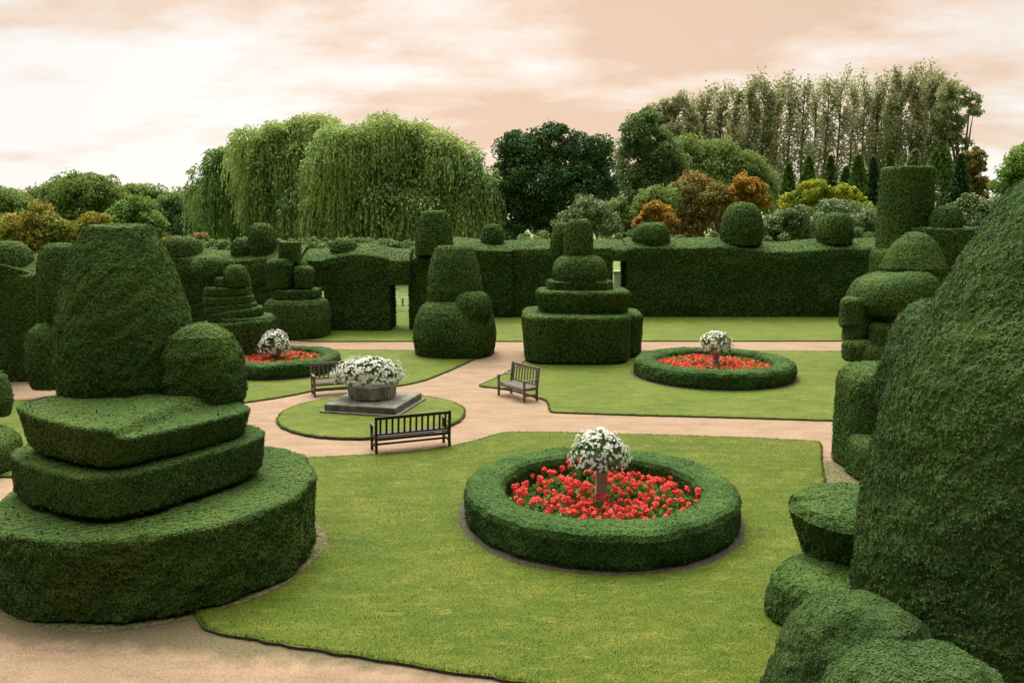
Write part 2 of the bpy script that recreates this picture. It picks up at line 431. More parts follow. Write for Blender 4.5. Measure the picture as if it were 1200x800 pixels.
lawn('lawn_round', [(cc.x + cr * math.cos(a), cc.y + cr * math.sin(a)) for a in np.linspace(0, 2 * math.pi, 60)[:-1]], h=0.07)
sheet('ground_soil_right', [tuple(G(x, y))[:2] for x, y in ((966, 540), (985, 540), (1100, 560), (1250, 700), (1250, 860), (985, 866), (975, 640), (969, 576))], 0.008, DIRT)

# ------------------------------------------------------------------ clipped yew bodies
def loft(cx, cy, prof, step, power=2.0, sx=1.0, sy=1.0, rot=0.0, amp=0.02, nsc=0.35, seed=1, tilt=(0, 0), lean=(0, 0)):
    """prof: list of (radius, z). closed with poles where radius is 0. Returns V, quads."""
    pr = [np.array(prof[0], float)]
    for a, b in zip(prof[:-1], prof[1:]):
        a = np.array(a, float); b = np.array(b, float)
        k = max(1, int(round(np.linalg.norm(b - a) / step)))
        for j in range(1, k + 1): pr.append(a + (b - a) * j / k)
    pr = np.array(pr)
    rmax = pr[:, 0].max()
    nth = int(max(16, min(260, 2 * math.pi * rmax * max(sx, sy) / step)))
    th = np.linspace(0, 2 * math.pi, nth, endpoint=False)
    c, s = np.cos(th), np.sin(th)
    k = (np.abs(c) ** power + np.abs(s) ** power) ** (-1.0 / power)
    ux, uy = c * k * sx, s * k * sy
    ux, uy = ux * math.cos(rot) - uy * math.sin(rot), ux * math.sin(rot) + uy * math.cos(rot)
    kx = sx / np.abs(ux).max(); ux, uy = ux * kx, uy * kx
    m = len(pr)
    V = np.zeros((m, nth, 3))
    V[:, :, 0] = pr[:, 0:1] * ux[None]; V[:, :, 1] = pr[:, 0:1] * uy[None]; V[:, :, 2] = pr[:, 1:2]
    zmid = pr[:, 1].min()
    V[:, :, 0] += lean[0] * (V[:, :, 2] - zmid); V[:, :, 1] += lean[1] * (V[:, :, 2] - zmid)
    V[:, :, 2] += tilt[0] * V[:, :, 0] + tilt[1] * V[:, :, 1]
    V[:, :, 0] += cx; V[:, :, 1] += cy
    V = V.reshape(-1, 3)
    i = np.arange(m - 1)[:, None] * nth; j = np.arange(nth)[None]
    F = np.stack([i + j, i + (j + 1) % nth, i + nth + (j + 1) % nth, i + nth + j], -1).reshape(-1, 4)
    # outward displacement
    ctr = np.array([cx, cy, pr[:, 1].mean()])
    n = V - ctr; n[:, 2] *= 0.8; n /= np.linalg.norm(n, axis=1)[:, None] + 1e-9
    V = V + n * (amp * wob(V, nsc, seed, 3) + amp * 0.9 * wob(V, nsc * 3.2, seed + 9, 1))[:, None]
    return V, F

def clipped(name, parent, V, F, size, dens, mat=YEW, core=YEW_CORE, label=None, outk=0.16, relief=None):
    n0, q0, area = surface_samples(V, F, 10)
    n = int(area * dens)
    p, q, _ = surface_samples(V, F, max(n, 50))
    relief = relief or (0.007 / size + 0.14)
    dark = wob(p, 0.13 + 1.1 * size, 3, 3)        # tufts stand out or sink in, so the face is not smooth
    flatk = 1 - 0.65 * np.clip(q[:, 2], 0, 1)          # the tops are clipped flatter than the sides
    p = p + q * (size * relief * dark * flatk + size * 0.35)[:, None]
    upk = 1 - 0.75 * np.clip(q[:, 2:3], 0, 1)
    lv, lf = leaves(p, q, size, out=outk * upk, roll=0.30 * upk)
    if size < 0.045:
        ns = int(area * 14); sp_, sn_, _ = surface_samples(V, F, max(ns, 10))
        sv, sf = leaves(sp_ + sn_ * size * .8, sn_, size * 1.7, out=1.6, wid=.20, roll=.9)
        lf = np.concatenate([lf, sf + len(lv)]); lv = np.concatenate([lv, sv])
    A = np.concatenate([V, lv]); FF = np.concatenate([F, lf + len(V)])
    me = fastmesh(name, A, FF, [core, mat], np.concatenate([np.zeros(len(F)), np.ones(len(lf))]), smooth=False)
    o = link(name, me, parent)
    if label: o['label'] = label
    return o

def round_prof(r0, r1, z0, z1, rd=0.10, under=0.06, belly=0.0):
    """solid slab/drum: flat bottom, slightly tucked foot, rounded top edge, faintly domed top"""
    h = z1 - z0; rd = min(rd, h * 0.45, r1 * 0.5); under = min(under, h * 0.3)
    P = [(0, z0), (max(r0 - under, 0.02), z0), (r0, z0 + under)]
    if belly: P.append(((r0 + r1) / 2 + belly, (z0 + z1) / 2))
    P.append((r1, z1 - rd))
    for a in (22, 45, 68): P.append((r1 - rd + rd * math.cos(math.radians(a)), z1 - rd + rd * math.sin(math.radians(a))))
    P += [(r1 - rd, z1), (r1 * 0.5, z1 + 0.012 * r1), (0, z1 + 0.02 * r1)]
    return P
def dome_prof(r, z0, z1, flat=1.0, n=9, foot=0.85):
    """upright blob: foot narrower than the widest place"""
    P = [(0, z0), (r * foot, z0)]
    h = z1 - z0; zc = z0 + h * 0.3
    P.append((r, zc))
    for a in np.linspace(0, 90, n)[1:]:
        a = math.radians(a)
        P.append((r * max(math.cos(a), 0) ** flat, zc + (z1 - zc) * math.sin(a)))
    P[-1] = (0, z1)
    return P
def bell_prof(pts, Y, cxp):
    """pts: (half width in px, y px) from bottom to top, all at depth Y"""
    P = [(0, zat(pts[0][1], Y))]
    for hw, y in pts: P.append((circ(cxp - hw, cxp + hw, y, Y)[1], zat(y, Y)))
    P.append((0, P[-1][1] + 0.03))
    return P

def lod(Y, near=1.0):
    s = max(0.030, 0.0023 * Y) * near
    return s, 3.4 / (s * s) , max(0.07, 0.011 * Y)

def tier(par, name, Y, xl, xr, yt, yb, kind='drum', k=1.0, rd=0.12, power=2.0, sy=1.0, rot=0.0, tilt=(0, 0), belly=0.0, flat=0.6, foot=0.85, rb=None, amp=None, seed=None, mat=YEW, dens=1.0, top_at='front', lean=(0, 0), under=0.08, label=None):
    ym = (yt + yb) / 2
    cx, r = circ(xl, xr, ym, Y)
    Yf = Y - r * sy
    z0 = max(zat(yb, Yf), 0.0)
    s, dn, st = lod(Y)
    if kind == 'drum':
        z1 = zat(yt, Yf if top_at == 'front' else Y)
        prof = round_prof(r * (rb if rb else 1.0), r, z0, z1, rd, under, belly)
    elif kind == 'bell':
        z1 = zat(yt, Y); h = z1 - z0
        prof = [(0, z0), (r * foot, z0), (r, z0 + h * .28), (r * .93, z0 + h * .55), (r * .80, z0 + h * .80), (r * .66, z0 + h * .96), (r * .58, z1), (0, z1 + .03)]
    elif kind == 'cone':
        z1 = zat(yt, Y); h = z1 - z0
        prof = [(0, z0), (r * .96, z0), (r, z0 + h * .12), (r * .86, z0 + h * .38), (r * .66, z0 + h * .68), (r * .44, z0 + h * .88), (r * .24, z0 + h * .97), (0, z1)]
    else:
        z1 = zat(yt, Y); prof = dome_prof(r, z0, z1, flat, foot=foot)
    V, F = loft(cx, Y, prof, st, power, 1.0, sy, rot, amp if amp is not None else 0.007 + 0.0004 * Y, 0.25 + 0.02 * Y, seed or random.randint(1, 999), tilt, lean)
    return clipped(name, par, V, F, s, dn * k * dens, mat, label=label)

GT = 'clipped yew figures standing in the topiary garden'
def yew(px, py, label, Y=None):
    p = G(px, py); 
    if Y: p = Vector((xat(px, py, Y), Y, 0))
    return thing('topiary_yew', (p.x, p.y, 0), label, 'topiary', GT)

# --- great stepped yew at the left
gp = G(165, 737); YL = 13.2
for _ in range(12): YL = gp.y + 1.03 * circ(-14, 371, 600, YL)[1]
t = yew(165, 735, 'huge stepped yew in the left foreground, a tall bell and ball above slabs', YL)
def zf(py, Y): return zat(py, Y)
cx1, r1 = circ(-14, 371, 600, YL)
s, dn, st = lod(10.5)
z1b = zat(634, YL - r1)
V, F = loft(cx1, YL, round_prof(r1 * 0.99, r1, 0.0, z1b, 0.08, 0.06), st, 2.25, 1, 1, 0.25, 0.035, 0.5, 3, tilt=(0.022, 0))
clipped('base_drum', t, V, F, s, dn, relief=0.75)
# second slab
def slab(nm, xl, xr, ytf, ybf, Y, power, rot, tilt, seed, rbk=0.9, rd=0.09, sy=1.0, sx=1.0, crease=0):
    ym = (ytf + ybf) / 2
    cx, r = circ(xl, xr, ym, Y)
    V, F = loft(cx, Y, round_prof(r * rbk, r, zat(ybf, Y - r * 0.95) - 0.06, zat(ytf, Y - r * 0.95), rd, 0.04), st, power, sx, sy, rot, 0.034, 0.9, seed, tilt)
    if crease:     # the left half of the slab is a step higher than the right
        zm = V[:, 2].mean(); k = 1 / (1 + np.exp((V[:, 0] - cx - 0.42 - 0.25 * (V[:, 1] - Y + r)) / 0.03))
        V[:, 2] += crease * k * (V[:, 2] > zm)
    return clipped(nm, t, V, F, s, dn)
slab('slab', 6, 314, 558, 602, YL, 4.0, 0.92, (0.03, 0.0), 5, 0.97, 0.05)
slab('slab', 17, 294, 514, 544, YL - 0.1, 5.0, 0.98, (-0.01, 0.0), 6, 0.92, 0.04, crease=0.16)
# bell
YB = YL + 1.15
bell = bell_prof([(80, 466), (84, 440), (83, 400), (79, 370), (71, 340), (61, 310), (52, 290), (46, 278), (42, 269), (40, 266), (12, 265)], YB, 144)
V, F = loft(circ(61, 229, 400, YB)[0], YB, bell, st, 2.2, 1, 1, 0.2, 0.022, 0.42, 12)
clipped('bell', t, V, F, s, dn, relief=0.75)
# side ball
Yb = YB - 0.25
V, F = loft(circ(184, 288, 430, Yb)[0], Yb, [(0, zat(486, Yb - .6)), (0.64, zat(484, Yb - .5)), (0.71, zat(464, Yb)), (0.72, zat(440, Yb)), (0.67, zat(412, Yb)), (0.53, zat(393, Yb)), (0.32, zat(382, Yb)), (0, zat(377, Yb))], st, 2.4, 1.0, 1.0, 0.3, 0.02, 0.4, 14)
clipped('ball', t, V, F, s, dn, relief=0.75)

# --- great cone at the right
YR = 8.6
t = thing('topiary_yew', (xat(1320, 600, YR), YR, 0), 'giant rough cone of yew rising from low rounded tiers, right foreground', 'topiary', GT)
s, dn, st = lod(6.5)
cxr = xat(1300, 500, YR)
def sil(px, y):     # radius and height so that the silhouette passes px at height y
    ae = math.atan2(xat(px, y, 1.0), 1.0); ac = math.atan2(cxr, YR); D = math.hypot(cxr, YR)
    return D * math.sin(ac - ae) * 0.985, zat(y, D * math.cos(ac - ae) * math.cos(ae))
e0 = sil(1010, 770)
prof = [(0, e0[1] - 0.3), (e0[0] - 0.3, e0[1] - 0.25)]
for px, y in ((1012, 765), (1003, 735), (997, 690), (997, 640), (1003, 590), (1012, 550), (1021, 510), (1032, 465), (1044, 430), (1060, 400), (1079, 370), (1100, 335), (1122, 300), (1146, 265), (1172, 235), (1200, 212), (1232, 190), (1262, 172)):
    prof.append(sil(px, y))
prof.append((0, prof[-1][1] + 0.1))
V, F = loft(cxr, YR, prof, 0.075, 2.0, 1, 1, 0, 0.022, 0.5, 33)
clipped('cone', t, V, F, s, dn * 0.9, YEW_RUST, relief=1.15)
# skirt bulge on the cone's far side
V, F = loft(xat(1095, 420, YR + 1.6), YR + 1.6, dome_prof(0.62, zat(520, YR + 1.0), zat(352, YR + 1.6), 0.7), st, 2.2, 1, 1, 0, 0.03, 0.4, 35)
clipped('lobe', t, V, F, s * 1.1, dn * 0.8, YEW_RUST)
# lower tiers: two rounded mounds in front
Ym = 7.0
V, F = loft(xat(1008, 760, Ym + .5), Ym + 0.5, dome_prof(0.84, 0.0, zat(710, Ym + .5), 0.62, foot=0.95), st, 2.3, 1, 1, 0, 0.035, 0.45, 36)
clipped('mound', t, V, F, s * .75, dn * 1.5, YEW_RUST)
Ym = 5.6
V, F = loft(xat(1078, 790, Ym), Ym, dome_prof(0.76, 0.0, zat(768, Ym), 0.5, foot=0.95), st, 2.4, 1.1, 0.9, 0, 0.03, 0.45, 37)
clipped('mound', t, V, F, s * .7, dn * 1.6, YEW_RUST)

# --- stepped yew in the right foreground just beyond the cone
Y2 = 11.6
t = yew(990, 760, 'low stepped yew with a flared cup on a squat tier, right lawn edge', Y2)
s, dn, st = lod(9.5)
V, F = loft(xat(985, 700, 10.7), 10.7, round_prof(0.96, 0.92, 0.0, zat(690, 10.7 - .6), 0.34, 0.1), st, 2.3, 1, 1, 0.3, 0.03, 0.4, 41)
clipped('base_drum', t, V, F, s, dn)
V, F = loft(xat(1001, 620, 11.3), 11.3, [(0, zat(712, 10.9)), (0.42, zat(712, 10.9)), (0.56, zat(680, 10.9)), (0.74, zat(645, 10.8)), (0.86, zat(620, 10.8)), (0.88, zat(613, 10.9)), (0.80, zat(600, 10.95)), (0.62, zat(588, 11.1)), (0.35, zat(578, 11.3)), (0, zat(573, 11.3))], st, 2.15, 1, 1, 0.2, 0.03, 0.4, 42)
clipped('cup', t, V, F, s, dn)
# --- block yew beyond it
Y3 = G(1000, 560).y + 0.9
t = yew(1020, 560, 'tall block of yew with stepped shoulders behind the giant right cone', Y3)
tier(t, 'block', Y3, 982, 1085, 436, 560, rd=0.55, power=3.5, k=1.0, seed=44)
tier(t, 'shoulder', Y3 - 0.8, 994, 1080, 520, 585, rd=0.3, power=3, seed=45)

# --- middle distance figures
# slab-stack yew, left
YT = 31.5
t = yew(265, 430, 'yew cut as a stack of thin leaning slabs behind the left flower bed', YT)
tier(t, 'base', YT, 236, 326, 380, 425, rd=0.1, power=3, rot=0.3, tilt=(0.06, 0))
for i, (xl, xr, yt, yb, tl) in enumerate(((248, 322, 374, 384, -0.02), (242, 310, 366, 378, 0.10), (240, 303, 359, 368, 0.06), (238, 298, 349, 359, 0.01), (238, 296, 338, 349, 0.0), (250, 294, 326, 338, 0.0))):
    tier(t, 'slab', YT, xl, xr, yt, yb, rd=0.08, power=3, rot=0.3, tilt=(tl, 0), under=0.1, amp=0.02)
tier(t, 'cap', YT + 0.3, 224, 270, 300, 330, 'dome', flat=0.5, foot=0.8)
tier(t, 'cap', YT - 0.4, 262, 291, 311, 336, 'dome', flat=0.5, foot=0.8)
tier(t, 'cap', YT + 0.2, 252, 276, 304, 332, 'dome', flat=0.5)
# drum-and-cubes yew
YT = G(349, 398).y + 1.2
t = yew(349, 398, 'yew with a fat drum base, cube lobes and a small square knob on top', YT)
tier(t, 'base_drum', YT, 313, 385, 353, 400, rd=0.35, power=2.8, belly=0.05)
tier(t, 'neck', YT, 321, 376, 341, 352, rd=0.06, power=3)
tier(t, 'lobe', YT - 0.3, 312, 345, 304, 340, rd=0.3, power=3, rb=0.85)
tier(t, 'lobe', YT - 0.4, 344, 368, 313, 340, rd=0.3, power=3, rb=0.85)
tier(t, 'lobe', YT + 0.4, 330, 362, 306, 340, rd=0.3, power=3, rb=0.85)
tier(t, 'knob', YT, 328, 351, 284, 310, rd=0.05, power=4, rb=1.0, top_at='mid')
# chess-piece yew centre left
YT = G(533, 421).y + 1.5
t = yew(533, 421, 'rounded yew with upright barrel and clinging ball beside the diagonal path', YT)
tier(t, 'base', YT, 485, 581, 350, 421, 'dome', flat=0.42, foot=0.93, power=2.6)
tier(t, 'barrel', YT + 0.2, 500, 565, 289, 362, 'bell', foot=0.97, power=2.4)
tier(t, 'ball', YT - 0.7, 530, 577, 342, 379, 'dome', flat=0.45, foot=0.8)
# pawn, centre
YT = G(676, 427).y + 1.7
t = yew(676, 427, 'pawn shaped yew of square tiers and dome, right of the diagonal path', YT)
tier(t, 'base_block', YT, 613, 735, 372, 427, rd=0.12, power=5, rot=0.0, rb=0.96)
tier(t, 'base_block', YT + 0.9, 655, 750, 370, 418, rd=0.12, power=5, sy=0.9, rb=0.97)
tier(t, 'block', YT + 0.1, 629, 736, 343, 371, rd=0.10, power=4.5, rb=0.93, sy=0.8)
tier(t, 'plate', YT + 0.2, 641, 716, 331, 343, rd=0.06, power=4, sy=0.8)
tier(t, 'dome', YT + 0.2, 648, 711, 299, 334, 'dome', flat=0.42, foot=0.97)
tier(t, 'knob', YT + 0.2, 661, 695, 257, 303, 'dome', flat=0.35, foot=0.98)
tier(t, 'knob', YT + 1.4, 646, 674, 262, 300, 'dome', flat=0.4, foot=0.98)
# mushroom yew, right
YT = 30.0
t = yew(1045, 430, 'mushroom shaped yew with a tilted brim and pointed cap, right of the lawn', YT)
tier(t, 'stem', YT + 0.3, 1006, 1082, 340, 432, rd=0.2, power=3)
tier(t, 'brim', YT - 0.1, 993, 1100, 318, 368, 'dome', flat=0.45, foot=0.72, tilt=(0.16, 0.0), power=2.5)
tier(t, 'cap', YT + 0.2, 1032, 1113, 272, 322, 'cone')
tier(t, 'lobe', YT - 0.6, 985, 1012, 350, 384, rd=0.2, power=3)
tier(t, 'lobe', YT - 0.6, 988, 1014, 382, 402, rd=0.15, power=3)
tier(t, 'lobe', YT - 0.9, 988, 1022, 401, 425, rd=0.2, power=3)
tier(t, 'lobe', YT - 1.2, 1003, 1038, 404, 436, 'dome', flat=0.5)
tier(t, 'lobe', YT - 1.0, 1016, 1050, 380, 430, rd=0.25, power=3)
# tall drum
YT = 38.5
t = yew(1057, 400, 'very tall plain yew drum rising above the hedge corner on the right', YT)
tier(t, 'drum', YT, 1026, 1089, 196, 400, rd=0.15, power=2.1, top_at='mid', rb=1.02)
tier(t, 'foot', YT, 1018, 1096, 288, 402, rd=0.6, power=2.3)
# two-part yew in front of the side hedge, left
YT = 25.0
t = yew(58, 455, 'two lobed yew standing against the side hedge behind the huge stepped yew', YT)
tier(t, 'lower_lobe', YT, 28, 92, 380, 458, 'dome', flat=0.5)
tier(t, 'upper_lobe', YT + 0.3, 42, 104, 285, 385, 'dome', flat=0.4, foot=0.6)
# small round one at the left frame edge
YT = 18.5
t = yew(-12, 520, 'rounded yew ball on a wide low step, cut by the left picture edge', YT)
tier(t, 'ball', YT, -45, 15, 434, 492, 'dome', flat=0.5)
tier(t, 'step', YT - 1.0, -120, 24, 524, 575, rd=0.4, power=2.4)

# ------------------------------------------------------------------ hedges
def hedge_seg(par, name, A, B, thick, z0, zt, rise=0.45, wave=None, seed=1, side=1, mat=YEW):
    """straight run of hedge; A,B = front face line on the ground; body lies on the far side"""
    A = np.array(A[:2], float); B = np.array(B[:2], float)
    L = np.linalg.norm(B - A); e = (B - A) / L; nrm = np.array([-e[1], e[0]]) * side
    Y = (A[1] + B[1]) / 2
    s, dn, st = lod(Y); st = 0.3
    k = max(2, int(L / st)); m_h = max(2, int((zt - z0) / st)); m_t = max(2, int(thick / st))
    prof = [(0, z0 + (zt - z0) * i / m_h) for i in range(m_h)]
    prof += [(0.03, zt - 0.06), (0.10, zt)]
    prof += [(0.10 + (thick - 0.3) * i / m_t, zt + rise * math.sin(math.pi * 0.5 * i / m_t) ** 1.0) for i in range(1, m_t + 1)]
    prof += [(thick, zt + rise - 0.2)]
    prof += [(thick, z0 + (zt - z0) * (1 - i / m_h)) for i in range(1, m_h + 1)]
    prof = np.array(prof); m = len(prof)
    V = np.zeros((k + 1, m, 3)); tt = np.linspace(0, 1, k + 1)
    for i, u in enumerate(tt):
        w = wave(u) if wave else 0
        base = A + e * L * u
        V[i, :, :2] = base + nrm * prof[:, 0:1]
        V[i, :, 2] = z0 + (prof[:, 1] - z0) * (1 + w / (zt - z0))
    V = V.reshape(-1, 3)
    i = np.arange(k)[:, None] * m; j = np.arange(m - 1)[None]
    F = np.stack([i + j, i + m + j, i + m + j + 1, i + j + 1], -1).reshape(-1, 4)
    cap = []; extra = []
    for ring in (0, k):
        c = V[ring * m:(ring + 1) * m].mean(0); ci = len(V) + len(extra); extra.append(c)
        for q in range(m):
            a, b2 = ring * m + q, ring * m + (q + 1) % m
            cap.append((a, b2, ci, ci) if ring == 0 else (b2, a, ci, ci))
    V = np.concatenate([V, np.array(extra)]); F = np.concatenate([F, np.array(cap)])
    d = 0.05 * wob(V, 1.3, seed, 3) + 0.05 * wob(V, 4.0, seed + 1, 1)
    V[:, 0] += nrm[0] * d; V[:, 1] += nrm[1] * d; V[:, 2] += 0.5 * d * (V[:, 2] > z0 + 0.5)
    return clipped(name, par, V, F, s, dn * 0.8, mat)

def finial(par, Y, xl, xr, yt, yb, **k):
    kk = dict(kind='dome', flat=0.5, foot=0.93); kk.update(k)
    r = (xr - xl) / 2 * mpp(yb, Y)
    return tier(par, 'finial', Y, xl, xr, yt, yb + 8, **kk)
YN = G(700, 372).y; YW = G(420, 388).y
hzR = zat(292, YN); hzL = zat(304, YW)
W = lambda px, Y: (xat(px, 380, Y), Y)
hn = thing('yew_hedge', (xat(800, 372, YN), YN, 0), 'long dark yew hedge with domed finials across the back of the garden', 'hedge')
def wv(u): return 0.10 * math.sin(u * 9.0) + 0.06 * math.sin(u * 21 + 1)
hedge_seg(hn, 'hedge_run', W(733, YN), W(1100, YN), 2.4, 0, hzR, wave=wv, seed=51)
hedge_seg(hn, 'hedge_run', W(598, YN), W(716.5, YN), 2.4, 0, hzR, seed=52)
hedge_seg(hn, 'lintel', W(716, YN + 0.03), W(733.5, YN + 0.03), 2.3, zat(306, YN), hzR - 0.02, seed=53)
hedge_seg(hn, 'hedge_run', W(500, YN - 0.35), W(600, YN - 0.35), 2.6, 0, hzR + 0.02, seed=54, wave=lambda u: 0.1 * math.sin(u * 5))
for a in ((563, 590, 263, 283), (741, 785, 261, 281, dict(flat=0.5)), (844, 895, 238, 279, dict(flat=0.6)), (957, 1000, 250, 278, dict(flat=0.5))):
    finial(hn, YN + 1.2, *a[:4], **(a[4] if len(a) > 4 else {}))
hl = thing('yew_hedge', (xat(400, 388, YW), YW, 0), 'yew hedge with a wavy top and a narrow doorway, back left of the garden', 'hedge')
hedge_seg(hl, 'hedge_run', W(381, YW), W(457, YW), 2.0, 0, hzL, wave=lambda u: 0.22 * math.sin(u * 3.1), seed=61)
hedge_seg(hl, 'hedge_run', W(150, YW), W(355, YW), 2.0, 0, hzL, wave=lambda u: 0.12 * math.sin(u * 8), seed=62)
hedge_seg(hl, 'hedge_run', W(480, YW + .5), W(520, YW + .5), 2.4, 0, hzL - 0.05, wave=lambda u: 0.1 * math.sin(u * 2), seed=63)
hedge_seg(hl, 'lintel', W(456.5, YW + 0.03), W(481, YW + 0.03), 1.9, zat(334, YW), hzL - 0.02, seed=64)
hedge_seg(hl, 'lintel', W(354.5, YW + 0.03), W(381.5, YW + 0.03), 1.9, zat(341, YW), hzL - 0.02, seed=65)
for a in ((387, 420, 280, 296, dict(flat=0.4)), (487, 531, 248, 291, dict(kind='bell', foot=1.0)), (291, 324, 262, 292, dict(flat=0.5)), (270, 296, 279, 293, dict(flat=0.8)), (190, 238, 277, 301, dict(flat=0.45))):
    finial(hl, YW + 1.0, *a[:4], **(a[4] if len(a) > 4 else {}))
YS = 27.5
hs = thing('yew_hedge', (xat(20, 440, YS), YS, 0), 'tall dark side hedge with a dome on top at the left edge', 'hedge')
hedge_seg(hs, 'hedge_run', (xat(-160, 380, YS), YS), (xat(44, 380, YS), YS), 2.0, 0, zat(322, YS), seed=71)
hedge_seg(hs, 'hedge_run', (xat(44, 380, YS) + 0.05, YS + 0.2), (xat(150, 380, YW), YW + 0.5), 2.2, 0, zat(322, YS) - 0.02, seed=72)
finial(hs, YS + 1.0, -28, 42, 283, 322, flat=0.5)
YE = 36.0
he = thing('yew_hedge', (xat(1110, 380, YE), YE, 0), 'short stretch of higher yew hedge with a ball on top, far right', 'hedge')
hedge_seg(he, 'hedge_run', (xat(1078, 380, YE), YE), (xat(1240, 380, YE), YE), 2.4, 0, zat(268, YE), rise=0.05, seed=81)
finial(he, YE + 1.0, 1089, 1128, 241, 268, flat=0.4)

# ------------------------------------------------------------------ round box hedges with flower beds
def ring_hedge(px, yfb, yft, xl, xr, label, innerk=0.72, seed=1):
    """ring from its measured front foot (yfb), front top edge (yft) and left/right extent"""
    f = G(px, yfb); ym = yft - (xr - xl) * 0.13
    r = (xr - xl) / 2 * mpp(ym, f.y + 2.5)
    for _ in range(8): Yc = f.y + r; cx, r = circ(xl, xr, ym, Yc)
    cx = cx; h = zat(yft, Yc - r + 0.06)
    ri = r * innerk; wd = r - ri
    t = thing('round_hedge', (cx, Yc, 0), label, 'hedge', 'round box hedges around the flower beds')
    s, dn, st = lod(Yc * 0.9)
    prof = [(r - 0.03, 0.02), (r, 0.15), (r, h - 0.14), (r - 0.04, h - 0.05), (r - 0.12, h), (r - wd / 2, h + 0.015), (ri + 0.12, h), (ri + 0.04, h - 0.05), (ri, h - 0.14), (ri, 0.1)]
    pr = [np.array(prof[0])]
    for a, b in zip(prof[:-1], prof[1:]):
        a, b = np.array(a), np.array(b); k = max(1, int(np.linalg.norm(b - a) / 0.1))
        for j in range(1, k + 1): pr.append(a + (b - a) * j / k)
    pr = np.array(pr); nth = 170; th = np.linspace(0, 2 * math.pi, nth, endpoint=False); m = len(pr)
    V = np.zeros((m, nth, 3)); V[:, :, 0] = cx + pr[:, 0:1] * np.cos(th); V[:, :, 1] = Yc + pr[:, 0:1] * np.sin(th); V[:, :, 2] = pr[:, 1:2]
    V = V.reshape(-1, 3)
    i = np.arange(m - 1)[:, None] * nth; j = np.arange(nth)[None]
    F = np.stack([i + j, i + (j + 1) % nth, i + nth + (j + 1) % nth, i + nth + j], -1).reshape(-1, 4)
    rad = V - np.array([cx, Yc, 0]); rad[:, 2] = 0; rad /= np.linalg.norm(rad, axis=1)[:, None]
    V = V + rad * (0.025 * wob(V, 0.6, seed, 3))[:, None]; V[:, 2] += 0.02 * wob(V, 1.1, seed + 4, 2) * (V[:, 2] > h * 0.6)
    clipped('box_hedging', t, V, F, s, dn, BOX)
    # bare earth strip cut round the hedge, and the bed inside
    N = 90
    a = np.linspace(0, 2 * math.pi, N, endpoint=False)
    ro = r + 0.13 + 0.02 * np.sin(a * 5) + 0.015 * np.sin(a * 11 + 1)
    pts = [(cx + q * math.cos(b), Yc + q * math.sin(b)) for q, b in zip(ro, a)]
    sheet('soil_bed', pts, 0.047, SOIL)
    return cx, Yc, r, ri, h
ring1 = ring_hedge(706, 673, 624, 545, 868, 'largest and nearest round clipped box hedge, enclosing scattered red geraniums', seed=91)
ring2 = ring_hedge(839, 459, 437.5, 744, 934, 'round clipped box hedge around the solid red bed on the far right lawn', seed=92)
ring3 = ring_hedge(322, 447, 428, 246, 398, 'round clipped box hedge half hidden behind the huge left yew', seed=93)
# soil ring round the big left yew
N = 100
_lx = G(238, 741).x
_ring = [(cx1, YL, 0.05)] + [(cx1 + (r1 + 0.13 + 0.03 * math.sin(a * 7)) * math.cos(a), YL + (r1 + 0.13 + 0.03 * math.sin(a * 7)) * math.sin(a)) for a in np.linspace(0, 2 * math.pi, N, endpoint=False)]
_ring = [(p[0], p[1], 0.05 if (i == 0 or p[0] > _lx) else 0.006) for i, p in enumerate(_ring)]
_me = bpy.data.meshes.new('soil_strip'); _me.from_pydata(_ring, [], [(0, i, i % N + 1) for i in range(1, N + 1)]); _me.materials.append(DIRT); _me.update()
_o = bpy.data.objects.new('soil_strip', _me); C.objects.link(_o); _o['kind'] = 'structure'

# ------------------------------------------------------------------ flowers
def quads_cloud(pos, nrm, size, wid, out=0.2, jit=0.3): return leaves(pos, nrm, size, out=out, wid=wid, jit=jit)
def rnd_dirs(n, up=0.0):
    d = rng.normal(size=(n, 3)); d[:, 2] += up; return d / np.linalg.norm(d, axis=1)[:, None]
def petal_mesh(name, centers, normals, r, mats):
    """each blossom: five petals as quads fanned round a centre"""
    n = len(centers); V = []; 
    t = np.cross(normals, rng.normal(size=(n, 3))); t /= np.linalg.norm(t, axis=1)[:, None]
    b = np.cross(normals, t)
    for k in range(5):
        a = 2 * math.pi * k / 5; da = 0.62
        rr = (r * rng.uniform(0.8, 1.15, (n, 1)))
        dirv = lambda an: t * math.cos(an) + b * math.sin(an)
        V.append(np.stack([centers, centers + dirv(a - da * .8) * rr * .8 + normals * rr * .15, centers + dirv(a) * rr + normals * rr * .22, centers + dirv(a + da * .8) * rr * .8 + normals * rr * .15], 1))
    V = np.concatenate(V).reshape(-1, 3)
    return V, np.arange(len(V)).reshape(-1, 4)

